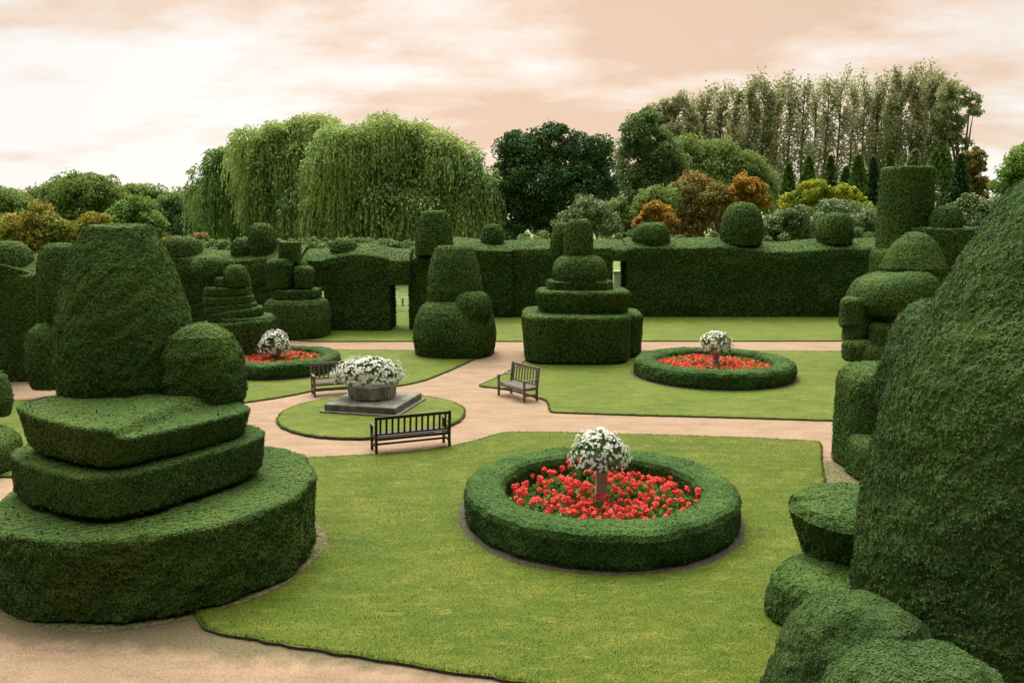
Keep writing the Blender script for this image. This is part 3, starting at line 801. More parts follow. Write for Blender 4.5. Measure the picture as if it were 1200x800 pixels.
def geranium_meshes(i):
    n = 70
    d = rnd_dirs(n, 0.5); d[:, 2] = np.abs(d[:, 2])
    pos = d * np.array([0.17, 0.17, 0.22]) * rng.uniform(0.5, 1.05, (n, 1)); pos[:, 2] += 0.08
    v, f = leaves(pos, rnd_dirs(n, 0.9), 0.085, out=0.15, wid=0.5)
    fol = fastmesh('geranium_foliage', v, f, [GER_LEAF])
    vs, fs, k0 = [], [], 0
    for _ in range(int(rng.integers(4, 8))):
        a = rng.uniform(0, 6.28); rr = 0.17 * math.sqrt(rng.random()); z = rng.uniform(0.27, 0.42)
        c = np.array([rr * math.cos(a), rr * math.sin(a), z])
        q = rnd_dirs(16, 0.5)
        cc_ = c + q * 0.036
        V, F = petal_mesh('x', cc_, q, 0.024, None)
        # the stalk
        s0 = np.array([[c[0] * .4, c[1] * .4, 0.08], [c[0] * .4 + .006, c[1] * .4, 0.08], [c[0] + .006, c[1], z], [c[0], c[1], z]])
        vs += [V, s0]; fs += [F + k0, np.array([[0, 1, 2, 3]]) + k0 + len(V)]; k0 += len(V) + 4
    V = np.concatenate(vs); F = np.concatenate(fs)
    mi = []
    for j, ff in enumerate(fs): mi.append(np.full(len(ff), j % 2))
    fl = fastmesh('geranium_flowers', V, F, [RED, GER_LEAF], np.concatenate(mi))
    return fol, fl
GV = [geranium_meshes(i) for i in range(5)]
cx, Yc, r, ri, h = ring1
pos = []
tries = 0
while len(pos) < 78 and tries < 6000:
    tries += 1
    a = rng.uniform(0, 6.28); q = (ri - 0.2) * math.sqrt(rng.random())
    p = (q * math.cos(a), q * math.sin(a))
    if q < 0.38 or (0.0 < p[0] < 0.75 and -0.5 < p[1] < 0.1): continue
    if all((p[0] - o[0]) ** 2 + (p[1] - o[1]) ** 2 > 0.285 ** 2 for o in pos): pos.append(p)
for i, p in enumerate(pos):
    fol, fl = GV[i % 5]
    sc_ = rng.uniform(0.9, 1.35)
    t = thing('geranium_plant', (cx + p[0], Yc + p[1], 0.047), 'bright red bedding geranium growing inside the nearest round hedge', 'flower', 'red geraniums in the nearest round bed', rz=rng.uniform(0, 6.28))
    t.scale = (sc_, sc_, sc_ * rng.uniform(0.9, 1.15))
    for nm, me in (('foliage', fol), ('flower_heads', fl)):
        o = bpy.data.objects.new(nm, me); C.objects.link(o); o.parent = t

def red_mass(ring, label, n):
    cx, Yc, r, ri, h = ring
    a = rng.uniform(0, 6.28, n); q = (ri - 0.06) * np.sqrt(rng.random(n))
    P = np.column_stack([cx + q * np.cos(a), Yc + q * np.sin(a), np.zeros(n)])
    P[:, 2] = 0.36 + 0.05 * wob(P, 0.5, 5) + rng.uniform(-0.03, 0.05, n)
    v1, f1 = petal_mesh('x', P, rnd_dirs(n, 1.2), 0.055, None)
    m = int(n * .42)
    a = rng.uniform(0, 6.28, m); q = (ri - 0.04) * np.sqrt(rng.random(m))
    Q = np.column_stack([cx + q * np.cos(a), Yc + q * np.sin(a), rng.uniform(0.28, 0.44, m)])
    v2, f2 = leaves(Q, rnd_dirs(m, 1.0), 0.12, out=0.2, wid=0.5)
    me = fastmesh('red_geraniums', np.concatenate([v1, v2]), np.concatenate([f1, f2 + len(v1)]), [RED, GER_LEAF], np.concatenate([np.zeros(len(f1)), np.ones(len(f2))]))
    o = link('red_geraniums', me); tag(o, label, 'flowers', kind='stuff')
red_mass(ring2, 'solid mass of red geraniums filling the far right round bed', 5200)
red_mass(ring3, 'solid mass of red geraniums filling the round bed behind the left yew', 4200)

def white_mound(loc, rx, rz, label, n_fl, fr, parent_name='white_flowers', low=-0.28, gap_seed=1, ry=None):
    t = thing(parent_name, loc, label, 'flowers')
    ry = ry or rx
    S = np.array([rx, ry, rz])
    n = n_fl * 2
    d = rnd_dirs(n, 0.3); d[:, 2] = np.where(d[:, 2] < low - .07, -d[:, 2], d[:, 2])
    p = d * S * rng.uniform(0.55, 0.97, (n, 1))
    v, f = leaves(p, d, fr * 2.2, out=0.6, wid=0.4)
    o = bpy.data.objects.new('foliage', fastmesh('bedding_foliage', v, f, [PET_LEAF])); C.objects.link(o); o.parent = t
    d = rnd_dirs(n_fl * 3, 0.45); d = d[d[:, 2] > low]
    k = wob(d, 0.55, gap_seed, 2) > -0.45
    d = d[k][:n_fl]
    rr = 1 + 0.10 * wob(d, 0.7, gap_seed + 2, 2) + rng.uniform(-0.06, 0.08, len(d))
    v, f = petal_mesh('x', d * S * rr[:, None], d, fr, None)
    o = bpy.data.objects.new('blossoms', fastmesh('white_blossoms', v, f, [WHITE])); C.objects.link(o); o.parent = t
    return t

def lathe(prof, n=32, flute=0):
    V = []; F = []
    m = len(prof)
    for r, z in prof:
        for k in range(n):
            a = 2 * math.pi * k / n
            q = r * (1 + flute * math.cos(a * 12))
            V.append((q * math.cos(a), q * math.sin(a), z))
    for i in range(m - 1):
        for k in range(n):
            F.append((i * n + k, i * n + (k + 1) % n, (i + 1) * n + (k + 1) % n, (i + 1) * n + k))
    F.append(tuple(range(n))[::-1]); F.append(tuple((m - 1) * n + k for k in range(n)))
    return V, F
def pymesh(name, V, F, mat, bevel=0):
    me = bpy.data.meshes.new(name); me.from_pydata(V, [], F); me.materials.append(mat); me.update()
    return me
def add(name, me, parent, loc=(0, 0, 0), bevel=0.0, rot=(0, 0, 0), smooth=False):
    o = bpy.data.objects.new(name, me); C.objects.link(o); o.parent = parent; o.location = loc; o.rotation_euler = rot
    if bevel:
        b = o.modifiers.new('b', 'BEVEL'); b.width = bevel; b.segments = 2; b.limit_method = 'ANGLE'
    if smooth:
        for p in me.polygons: p.use_smooth = len(p.vertices) == 4
    return o
def boxv(x0, x1, y0, y1, z0, z1, V, F, xf=None):
    k = len(V)
    for z in (z0, z1):
        for x, y in ((x0, y0), (x1, y0), (x1, y1), (x0, y1)):
            p = Vector((x, y, z)); V.append(tuple(xf @ p) if xf else tuple(p))
    F += [(k + 3, k + 2, k + 1, k), (k + 4, k + 5, k + 6, k + 7)] + [(k + i, k + (i + 1) % 4, k + 4 + (i + 1) % 4, k + 4 + i) for i in range(4)]
def boxes(name, L, mat):
    V, F = [], []
    for b in L: boxv(*b[:6], V, F, b[6] if len(b) > 6 else None)
    return pymesh(name, V, F, mat)

# stone planter stand in the nearest bed: square shaft, spread foot and shallow bowl
cx, Yc = ring1[:2]
p0 = Vector((xat(704, 598, Yc - 0.05), Yc - 0.05, 0.047))
zb = zat(551, Yc)                    # underside of the bowl
t = thing('stone_urn', p0, 'slim square stone pedestal with a shallow dark bowl in the nearest flower bed', 'planter')
add('foot', boxes('pedestal_foot', [(-.24, .24, -.24, .24, 0, .07), (-.17, .17, -.17, .17, .07, .13)], STONE), t, bevel=0.01)
add('shaft', boxes('pedestal_shaft', [(-.10, .10, -.10, .10, .13, zb - p0.z)], STONE_PALE), t, bevel=0.012)
bw = zat(535, Yc) - zb
V, F = lathe([(0.10, 0), (0.16, 0.02), (0.30, bw * 0.35), (0.40, bw * 0.8), (0.43, bw), (0.41, bw), (0.36, bw * 0.8)], 32)
add('bowl', pymesh('urn_bowl', V, F, STONE_DARK), t, (0, 0, zb - p0.z), smooth=True)
wt = zat(503, Yc)
white_mound((xat(702, 535, Yc), Yc - 0.05, zb + bw * 0.75), 0.54, wt - zb - bw * 0.75, 'white flowers spilling over the bowl in the nearest flower bed', 620, 0.03, gap_seed=3, low=-0.06)

def goblet_urn(px, ybase, ytop, ring, label):
    cx, Yc = xat(px, ybase, ring[1]), ring[1]
    t = thing('stone_urn', (cx, Yc, 0.047), label, 'planter')
    H = zat(ytop, Yc) - 0.047
    add('foot', boxes('urn_foot', [(-.2, .2, -.2, .2, 0, H * .38)], STONE), t, bevel=0.01)
    V, F = lathe([(0.16, H * .38), (0.10, H * .46), (0.09, H * .55), (0.17, H * .66), (0.24, H * .85), (0.25, H * .95), (0.30, H), (0.26, H), (0.2, H * .9)], 24)
    add('bowl', pymesh('goblet', V, F, STONE), t, smooth=True)
    return t
goblet_urn(839, 420, 404, ring2, 'grey goblet urn standing in the red bed on the far right lawn')
Yr = ring2[1]
white_mound((xat(839.5, 402, Yr), Yr, zat(405, Yr)), 18.5 * mpp(400, Yr), zat(388, Yr) - zat(405, Yr), 'white flowers with dark leaves crowning the urn in the far right bed', 260, 0.045, gap_seed=6)
goblet_urn(323, 420, 408, ring3, 'stone urn in the red bed behind the huge left yew')
Yr = ring3[1]
white_mound((xat(322, 402, Yr), Yr, zat(407, Yr)), 17.5 * mpp(400, Yr), zat(388, Yr) - zat(407, Yr), 'dense white flowers on the urn in the left round bed', 420, 0.045, gap_seed=8)

# stone slab and tub in the round lawn
slab_c = (G(377, 490) + G(495, 468)) / 2
t = thing('stone_plinth', (slab_c.x, slab_c.y + 0.02, 0.07), 'broad square grey stone slab lying in the small round lawn', 'plinth', rz=math.radians(-14))
hs_ = 1.07
add('slab', boxes('plinth_slab', [(-hs_, hs_, -hs_, hs_, 0, .24)], STONE_DARK), t, bevel=0.03)
add('step', boxes('plinth_step', [(-hs_ - .1, hs_ + .1, -hs_ - .1, hs_ + .1, -.02, .05)], STONE_DARK), t, bevel=0.02)
Yp = slab_c.y + 0.15
pc = Vector((xat(436.5, 470, Yp), Yp, 0.31))
t = thing('stone_tub', pc, 'wide eight sided stone tub standing on the square slab', 'planter', rz=math.radians(10))
rt = 29 * mpp(468, Yp); ht = zat(449, Yp) - 0.31
V, F = lathe([(rt * .88, 0), (rt * .92, .03), (rt * 1.0, ht * .86), (rt * 1.04, ht * .88), (rt * 1.04, ht), (rt * .92, ht), (rt * .90, ht * .85)], 8)
add('tub', pymesh('tub_body', V, F, STONE), t, bevel=0.015)
V, F = [], []
for k in range(48):
    a = 2 * math.pi * (k + .5) / 48
    seg = math.pi / 4; aa = ((a % seg) - seg / 2); ap = math.cos(seg / 2) / math.cos(aa)
    for z0_, z1_, rr in ((.05, ht * .82, rt * .95),):
        M = Matrix.Rotation(a, 4, 'Z')
        boxv(rr * ap - .03, rr * ap + .016, -.022, .022, z0_, z1_, V, F, M)
add('staves', pymesh('tub_staves', V, F, STONE), t)
t = white_mound((xat(432, 443, Yp), Yp, zat(440, Yp)), 41.5 * mpp(440, Yp), zat(420, Yp) - zat(440, Yp), 'widest mound of white flowers, heaped over the stone tub', 1100, 0.042, gap_seed=12, ry=0.85)

# ------------------------------------------------------------------ benches
def bench(loc, rz, L, label, mat, hb=0.90):
    """local x along the bench, front towards +y"""
    t = thing('garden_bench', loc, label, 'bench', 'wooden benches around the round lawn', rz=rz)
    w = 0.03; D = 0.54; h2 = L / 2
    for s in (-1, 1):
        x = s * (h2 - w)
        add('leg', boxes('front_leg', [(x - w, x + w, D / 2 - 2 * w, D / 2, 0, 0.63)], mat), t, bevel=0.005)
        V, F = [], []
        M = Matrix(((1, 0, 0, 0), (0, 1, -0.12, 0.12 * 0.40), (0, 0, 1, 0), (0, 0, 0, 1)))
        boxv(x - w, x + w, -D / 2, -D / 2 + 2 * w, 0, 0.40, V, F); boxv(x - w, x + w, -D / 2, -D / 2 + 2 * w, 0.401, hb, V, F, M)
        add('leg', pymesh('rear_leg', V, F, mat), t)
        add('armrest', boxes('arm', [(x - .035, x + .035, -D / 2 + .0, D / 2 + .02, 0.631, 0.661)], mat), t, bevel=0.006)
        add('side_rail', boxes('rail', [(x - .018, x + .018, -D / 2 + .06, D / 2 - .06, 0.16, 0.21), (x - .018, x + .018, -D / 2 + .06, D / 2 - .06, 0.34, 0.398)], mat), t)
    seat = [(-h2 + .02, h2 - .02, -D / 2 + .07 + k * .086, -D / 2 + .07 + k * .086 + .066, 0.40, 0.425) for k in range(5)]
    add('seat', boxes('seat_slats', seat, mat), t, bevel=0.004)
    add('seat_rail', boxes('front_rail', [(-h2 + .06, h2 - .06, D / 2 - .045, D / 2 - .012, 0.33, 0.398), (-h2 + .06, h2 - .06, -D / 2 + .012, -D / 2 + .045, 0.33, 0.398)], mat), t)
    add('stretcher', boxes('stretcher_bar', [(-h2 + .05, h2 - .05, -.02, .02, 0.162, 0.205)], mat), t)
    bl = []
    yb = lambda z: -D / 2 + .03 - .12 * (z - .40)
    M = Matrix(((1, 0, 0, 0), (0, 1, -0.12, 0.12 * 0.40 - D / 2 + .03), (0, 0, 1, 0), (0, 0, 0, 1)))
    V, F = [], []
    boxv(-h2 + .061, h2 - .061, -.02, .02, hb - .085, hb - .01, V, F, M)
    boxv(-h2 + .061, h2 - .061, -.018, .018, 0.455, 0.50, V, F, M)
    n = int(round(L / 0.148))
    for k in range(n):
        x = -h2 + .061 + (L - .122) * (k + .5) / n
        boxv(x - .024, x + .024, -.009, .009, 0.498, hb - .083, V, F, M)
    add('backrest', pymesh('back_panel', V, F, mat), t)
    return t
a, b = G(441, 533), G(527, 524)
m = (a + b) / 2; ang = math.atan2(b.y - a.y, b.x - a.x)
nrm = Vector((-math.sin(ang), math.cos(ang), 0))
bench(m + nrm * 0.25, ang, (b - a).length + 0.05, 'dark slatted bench seen from behind, facing the stone tub', WOOD_DARK, 0.93)
fl, fr = G(585, 463), G(613, 471.5)
ang = math.atan2(fl.y - fr.y, fl.x - fr.x)      # front edge line; front faces camera-left
m = (fl + fr) / 2
ax = Vector((math.cos(ang), math.sin(ang), 0)); ny = Vector((-ax.y, ax.x, 0))
bench(m - ny * 0.25, ang, 1.40, 'weathered bench right of the round lawn, turned towards the stone tub', WOOD_GREY, 1.02)
q = G(369, 465)
ang = math.radians(22) + math.pi
ax = Vector((math.cos(ang), math.sin(ang), 0)); ny = Vector((-ax.y, ax.x, 0))
L3 = 1.5
m = q - ax * (L3 / 2 - 0.03) - ny * 0.25
bench(m, ang, L3, 'wooden bench half hidden behind the tub of white flowers', WOOD_GREY, 0.98)

# pale gate pillar beyond the hedge doorway
Yg = YN + 6
t = thing('stone_pillar', (xat(722.5, 340, Yg), Yg, 0), 'pale stone pillar seen through the doorway in the back hedge', 'pillar')
zt_ = zat(319, Yg)
add('shaft', boxes('pillar_shaft', [(-.2, .2, -.2, .2, 0, zt_)], STONE_PALE), t, bevel=0.02)
add('cap', boxes('pillar_cap', [(-.26, .26, -.26, .26, zt_, zt_ + .1)], STONE_PALE), t, bevel=0.02)
Yg = YW + 12
t = thing('wooden_post', (xat(469, 360, Yg), Yg, 0), 'pair of pale posts standing on the grass through the left hedge doorway', 'post')
for x0, yt in ((-.35, 351), (.10, 349)):
    add('post', boxes('fence_post', [(x0, x0 + .13, -.07, .07, 0, zat(yt, Yg))], STONE_PALE), t)

# ------------------------------------------------------------------ trees
def tube_path(pts, rad, n=7):
    pts = [Vector(p) for p in pts]; V = []; F = []
    for i, p in enumerate(pts):
        d = (pts[min(i + 1, len(pts) - 1)] - pts[max(i - 1, 0)]).normalized()
        a = d.orthogonal().normalized(); b = d.cross(a)
        for k in range(n):
            q = 2 * math.pi * k / n; V.append(tuple(p + (a * math.cos(q) + b * math.sin(q)) * rad[i]))
    for i in range(len(pts) - 1):
        for k in range(n): F.append((i * n + k, i * n + (k + 1) % n, (i + 1) * n + (k + 1) % n, (i + 1) * n + k))
    return V, F
def merge(L):
    V, F = [], []
    for v, f in L:
        k = len(V); V += list(v); F += [tuple(i + k for i in q) for q in f]
    return V, F
def tree(name, label, Y, lobes, mat, size, n, cat='tree', group=None, depth=0.8, sub=30, subr=0.37, trunk=True, bark=BARK, droop=0.0, trunk_r=None, fill=0.35, wid=0.36):
    """lobes: (px, py, rx, ry) outline of the crown's boughs, measured; built as real clumps at distance Y"""
    xs = [l[0] for l in lobes]; ys = [l[1] for l in lobes]
    base_px = sum(xs) / len(xs); n = int(n * 2.3); size = size * 0.66
    bx = xat(base_px, 260, Y)
    t = thing(name, (bx, Y, 0), label, cat, group)
    tot = sum(l[2] * l[3] for l in lobes)
    P, Nn = [], []
    tips = []
    for (px, py, rx, ry) in lobes:
        c = np.array([xat(px, py, Y), Y, zat(py, Y)])
        m = mpp(py, Y); R = np.array([rx * m, (rx + ry) / 2 * m * depth, ry * m])
        c[1] += rng.uniform(-0.5, 0.5) * R[1]
        tips.append(c)
        k = max(5, int(sub * math.sqrt(rx * ry) / 18))
        cnt = int(n * rx * ry / tot / k)
        for _ in range(k):
            d = rnd_dirs(1, 0.25)[0]
            rr = rng.uniform(0.40, 0.92)
            sc_ = c + d * R * rr
            sr = R.min() * subr * rng.uniform(0.7, 1.25)
            q = rnd_dirs(cnt, 0.25)
            rad = np.where(rng.random((cnt, 1)) < fill, rng.random((cnt, 1)) ** 0.5, rng.uniform(0.8, 1.10, (cnt, 1)) * np.where(rng.random((cnt, 1)) < 0.12, rng.uniform(1.0, 1.45, (cnt, 1)), 1.0))
            P.append(sc_ + q * rad * sr * np.array([1.1, 1.1, 0.85])); Nn.append(q)
    P = np.concatenate(P); Nn = np.concatenate(Nn)
    ok = P[:, 2] > 0.3; P, Nn = P[ok], Nn[ok]
    v, f = leaves(P, Nn, size, out=0.35, wid=wid, down=droop)
    me = fastmesh('crown_leaves', v, f, [mat], smooth=False)
    link('crown', me, t)
    if trunk:
        top = max(c[2] for c in tips); mid = 0.35 * top
        tr = trunk_r or 0.022 * top + 0.08
        L = [tube_path([(0, 0, -0.1), (0.05, 0, mid * .5), (0, 0.1, mid)], [tr * 1.3, tr, tr * .8])]
        for c in tips:
            e = Vector((c[0] - bx, c[1] - Y, c[2]))
            L.append(tube_path([(0, 0.05, mid * 0.75), (e.x * .4, e.y * .4, mid + (e.z - mid) * .45), (e.x, e.y, e.z)], [tr * .6, tr * .38, tr * .08], 5))
        V, F = merge(L)
        add('trunk', pymesh('trunk_wood', V, F, bark), t)
    return t

M_OLIVE = leaf_mat('oak_leaf', [(0, (0.058, 0.117, 0.030)), (.5, (0.147, 0.244, 0.058)), (1, (0.293, 0.371, 0.108))], (0.235, 0.293, 0.088), 0.25, trans=.3)
M_MID = leaf_mat('lime_leaf', [(0, (0.049, 0.122, 0.024)), (.5, (0.130, 0.244, 0.049)), (1, (0.260, 0.374, 0.098))], (0.227, 0.325, 0.081), 0.2, trans=.3)
M_DARK = leaf_mat('dark_oak_leaf', [(0, (0.024, 0.060, 0.024)), (.5, (0.060, 0.124, 0.050)), (1, (0.130, 0.210, 0.090))], (0.090, 0.160, 0.060), 0.2, trans=.1)
M_GREEN = leaf_mat('maple_leaf', [(0, (0.043, 0.092, 0.032)), (.5, (0.119, 0.207, 0.076)), (1, (0.257, 0.332, 0.129))], (0.172, 0.232, 0.076), 0.2, trans=.3)
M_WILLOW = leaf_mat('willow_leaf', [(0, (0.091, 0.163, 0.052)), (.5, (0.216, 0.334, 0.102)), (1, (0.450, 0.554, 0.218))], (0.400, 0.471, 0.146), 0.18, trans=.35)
M_WILLOW2 = leaf_mat('dark_willow_leaf', [(0, (0.068, 0.146, 0.045)), (.5, (0.169, 0.282, 0.079)), (1, (0.315, 0.428, 0.136))], trans=.2)  # darker green leaf colour of the thin left willow
M_GOLD = leaf_mat('golden_leaf', [(0, (0.151, 0.148, 0.027)), (.5, (0.281, 0.271, 0.048)), (1, (0.432, 0.369, 0.081))], (0.184, 0.246, 0.054), 0.25, trans=.2)
M_ORANGE = leaf_mat('orange_leaf', [(0, (0.199, 0.107, 0.025)), (.5, (0.472, 0.243, 0.041)), (1, (0.683, 0.395, 0.083))], (0.274, 0.212, 0.049), 0.35, trans=.2)
M_RUST = leaf_mat('rusty_leaf', [(0, (0.122, 0.088, 0.035)), (.5, (0.280, 0.193, 0.061)), (1, (0.420, 0.280, 0.088))], (0.175, 0.210, 0.061), 0.3, trans=.15)
M_GREY = leaf_mat('silver_leaf', [(0, (0.079, 0.126, 0.053)), (.5, (0.185, 0.251, 0.113)), (1, (0.317, 0.383, 0.198))], trans=.15)
M_LIMEY = leaf_mat('yellow_green_leaf', [(0, (0.164, 0.202, 0.019)), (.5, (0.366, 0.392, 0.037)), (1, (0.543, 0.531, 0.076))], (0.189, 0.265, 0.037), 0.6, trans=.2)
M_POPLAR = leaf_mat('poplar_leaf', [(0, (0.144, 0.179, 0.074)), (.5, (0.263, 0.302, 0.136)), (1, (0.407, 0.414, 0.222))], (0.299, 0.302, 0.161), 0.12, trans=.45)
M_CONIFER = leaf_mat('cypress_leaf', [(0, (0.039, 0.083, 0.021)), (.5, (0.098, 0.177, 0.043)), (1, (0.195, 0.276, 0.072))], trans=.1)
M_CONIFER2 = leaf_mat('dark_cypress_leaf', [(0, (0.016, 0.052, 0.023)), (.5, (0.039, 0.098, 0.042)), (1, (0.078, 0.156, 0.065))], trans=.05)

for _k, (_x0, _x1) in enumerate(((225, 330), (330, 430), (430, 520), (520, 600))):
    tree('evergreen_shrub', ('low', 'middle', 'right hand', 'last')[_k] + ' dark bank of undergrowth beneath the weeping willows', 84, [(x, 276, 34, 26) for x in range(_x0, _x1, 30)], M_DARK, .34, 8000, trunk=False)
tree('evergreen_shrub', 'low leafy bank just behind the left hedge top', 52, [(x, 292, 30, 12) for x in range(250, 480, 28)], M_GREEN, .25, 9000, trunk=False)
# left group beyond the hedge
tree('oak_tree', 'dark domed oak on the skyline behind the huge left yew', 95, [(97, 232, 40, 26), (70, 228, 24, 18), (120, 226, 24, 20), (97, 216, 26, 14), (60, 250, 22, 22), (130, 248, 26, 24), (95, 262, 40, 24)], M_OLIVE, .42, 16000)
tree('oak_tree', 'olive brown tree at the far left picture edge', 80, [(8, 245, 26, 22), (-20, 240, 28, 28), (14, 270, 34, 26), (-20, 280, 40, 30)], M_OLIVE, .36, 9000)
tree('autumn_tree', 'golden autumn tree beside the left picture edge', 62, [(48, 258, 24, 20), (22, 272, 26, 20), (70, 272, 22, 20), (40, 290, 34, 24), (2, 296, 24, 20), (76, 300, 26, 24), (-20, 290, 24, 30)], M_GOLD, .30, 12000)
tree('autumn_tree', 'small golden tree just above the flat top of the left yew', 64, [(113, 262, 18, 15), (100, 278, 20, 18), (128, 280, 20, 18), (113, 300, 26, 20)], M_GOLD, .30, 5000)
tree('lime_tree', 'bright green rounded tree right of the domed oak', 80, [(160, 248, 26, 18), (150, 262, 26, 22), (180, 265, 22, 22), (165, 285, 34, 26)], M_MID, .36, 8000)
tree('lime_tree', 'darker green tree between the bright tree and the willow', 85, [(205, 245, 22, 20), (192, 262, 20, 22), (215, 268, 24, 26), (205, 290, 34, 24), (232, 275, 20, 24)], M_GREEN, .36, 9000)
tree('lime_tree', 'thin pale tree right against the left willow', 92, [(236, 242, 16, 18), (228, 262, 18, 22), (246, 266, 16, 24)], M_OLIVE, .36, 3000)
tree('beech_shrub', 'low rusty shrub behind the hedge left of the willow', 58, [(228, 285, 22, 12), (205, 288, 18, 10)], M_RUST, .26, 2500, trunk=False)
tree('evergreen_shrub', 'dark evergreen bank below the left trees', 56, [(150, 300, 60, 20), (30, 318, 50, 18), (240, 300, 30, 14)], M_GREEN, .26, 7000, trunk=False)

def willow(label, Y, domes, mat, n_str, drop, seg=0.5, size=0.36, back=True):
    xs = [d[0] for d in domes]; bx = xat(sum(xs) / len(xs), 260, Y)
    t = thing('willow_tree', (bx, Y, 0), label, 'tree', 'weeping willows behind the hedge')
    tot = sum(d[2] for d in domes); P, D = [], []
    tips = []
    for (px, py, rx, ry, ybot) in domes:
        m = mpp(py, Y); c = np.array([xat(px, py, Y), Y + rng.uniform(-.4, .4) * rx * m, zat(py, Y)])
        R = np.array([rx * m, rx * m * .8, ry * m]); tips.append(c); zb = zat(ybot, Y)
        k = int(n_str * rx / tot)
        # boughs: small leafy caps on the dome, each with its own curtain of strands, so the crown has folds
        hk = max(6, int(rx * ry / 42))
        for i in range(hk):
            hd = rnd_dirs(1, 0.45)[0]; hd[2] = max(hd[2], -0.45)
            bc = c + hd * R * rng.uniform(0.70, 1.0); br = rng.uniform(0.8, 1.7)
            kk = int(k * 5.5 / hk); q = rnd_dirs(kk, 0.7)
            P.append(bc + q * br * np.array([1, 1, .62]) * rng.uniform(.6, 1.08, (kk, 1))); dd = q * .6; dd[:, 2] -= .6; D.append(dd)
            full = min(max(bc[2] - zb, 1.0), drop) * rng.uniform(0.35, 1.1)
            out = hd.copy(); out[2] = 0
            for j in range(max(4, int(k / hk))):
                a = rng.uniform(0, 6.28); rr = br * math.sqrt(rng.random()) * 1.05
                s0 = bc + np.array([rr * math.cos(a), rr * math.sin(a), -0.1 - .3 * rr])
                l2 = full * rng.uniform(0.5, 1.1); q = max(2, int(l2 / (seg * .55)))
                u = np.linspace(0, 1, q)[:, None]
                P.append(s0 + (out * .5 + np.array([math.cos(a), math.sin(a), 0]) * .3) * np.sqrt(u) + np.array([0, 0, -1.0]) * (u * l2))
                D.append(np.tile(np.array([[0, 0, -1.0]]), (q, 1)))
    P = np.concatenate(P); D = np.concatenate(D)
    D = D + rng.normal(size=D.shape) * .22; D /= np.linalg.norm(D, axis=1)[:, None]
    n = len(P); s = np.cross(D, rng.normal(size=(n, 3))); s /= np.linalg.norm(s, axis=1)[:, None]
    L = size * rng.uniform(.7, 1.3, (n, 1)); W_ = L * .19
    v = np.stack([P, P + D * L * .5 + s * W_, P + D * L, P + D * L * .5 - s * W_], 1).reshape(-1, 3)
    v[:, 2] = np.maximum(v[:, 2], 0.2)
    link('crown', fastmesh('willow_crown', v, np.arange(4 * n).reshape(-1, 4), [mat], smooth=False), t)
    top = max(c[2] for c in tips); L = [tube_path([(0, 0, -.1), (.2, 0, 2), (0, .1, 4)], [.7, .5, .42])]
    for c in tips: L.append(tube_path([(0, 0, 3.2), ((c[0] - bx) * .5, 0, 3.2 + (c[2] - 3.2) * .6), (c[0] - bx, c[1] - Y, c[2])], [.35, .22, .07], 6))
    V, F = merge(L); add('trunk', pymesh('willow_wood', V, F, BARK), t)
    return t
willow('huge pale green weeping willow in the middle of the skyline', 72, [(453, 160, 25, 20, 240), (425, 176, 24, 18, 250), (487, 172, 24, 20, 250), (514, 182, 22, 20, 262), (540, 198, 22, 24, 275), (556, 222, 18, 30, 288), (398, 178, 26, 22, 262), (410, 196, 26, 24, 270), (378, 208, 20, 24, 275), (455, 200, 36, 26, 275), (505, 215, 34, 30, 285), (415, 222, 28, 24, 282), (540, 240, 26, 30, 290), (440, 240, 26, 22, 290), (468, 238, 22, 20, 290), (392, 246, 26, 20, 288), (500, 250, 34, 20, 290)], M_WILLOW, 10000, 4.0)
willow('lower darker willow joined to the left side of the huge one', 76, [(300, 170, 18, 16, 250), (324, 164, 16, 14, 240), (352, 158, 18, 16, 240), (376, 158, 16, 14, 240), (338, 182, 26, 20, 262), (305, 196, 22, 22, 270), (365, 190, 26, 24, 270), (325, 212, 30, 26, 282), (355, 232, 30, 26, 288), (310, 240, 24, 24, 288)], M_WILLOW, 5600, 4.0)
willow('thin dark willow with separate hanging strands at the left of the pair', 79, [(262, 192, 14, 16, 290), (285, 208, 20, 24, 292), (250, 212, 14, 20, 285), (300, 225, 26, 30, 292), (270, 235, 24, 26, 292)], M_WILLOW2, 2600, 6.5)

tree('dark_oak', 'broad dark oak in the middle of the skyline beside the willow', 74, [(610, 175, 34, 24), (650, 168, 34, 22), (690, 178, 30, 22), (600, 205, 34, 28), (640, 205, 40, 32), (690, 210, 34, 30), (590, 235, 26, 30), (620, 245, 34, 30), (665, 240, 36, 30), (705, 240, 26, 28), (640, 268, 70, 20)], M_DARK, .36, 30000, subr=.36)
tree('maple_tree', 'upright fresh green tree right of the dark oak', 84, [(752, 158, 26, 30), (742, 190, 26, 28), (775, 185, 26, 30), (750, 225, 34, 34), (790, 215, 28, 34), (735, 255, 36, 26)], M_GREEN, .36, 20000)
tree('maple_tree', 'olive green tree below the tall poplars, centre right', 88, [(810, 190, 30, 30), (845, 195, 30, 32), (830, 225, 34, 32), (878, 205, 26, 30), (890, 225, 26, 26), (800, 240, 30, 30), (870, 238, 40, 28)], M_OLIVE, .38, 20000)
tree('birch_tree', 'tall thin leaved tree at the left end of the poplars', 112, [(775, 135, 14, 22), (795, 128, 12, 20), (785, 160, 20, 26), (812, 150, 14, 28), (815, 185, 20, 26)], M_POPLAR, .45, 7000, fill=.7)

tree('oak_tree', 'long hazy olive belt of trees low on the far left skyline', 130, [(x, 236 + 5 * math.sin(x * .07), 24, 18) for x in range(-40, 260, 22)], M_OLIVE, .6, 14000)
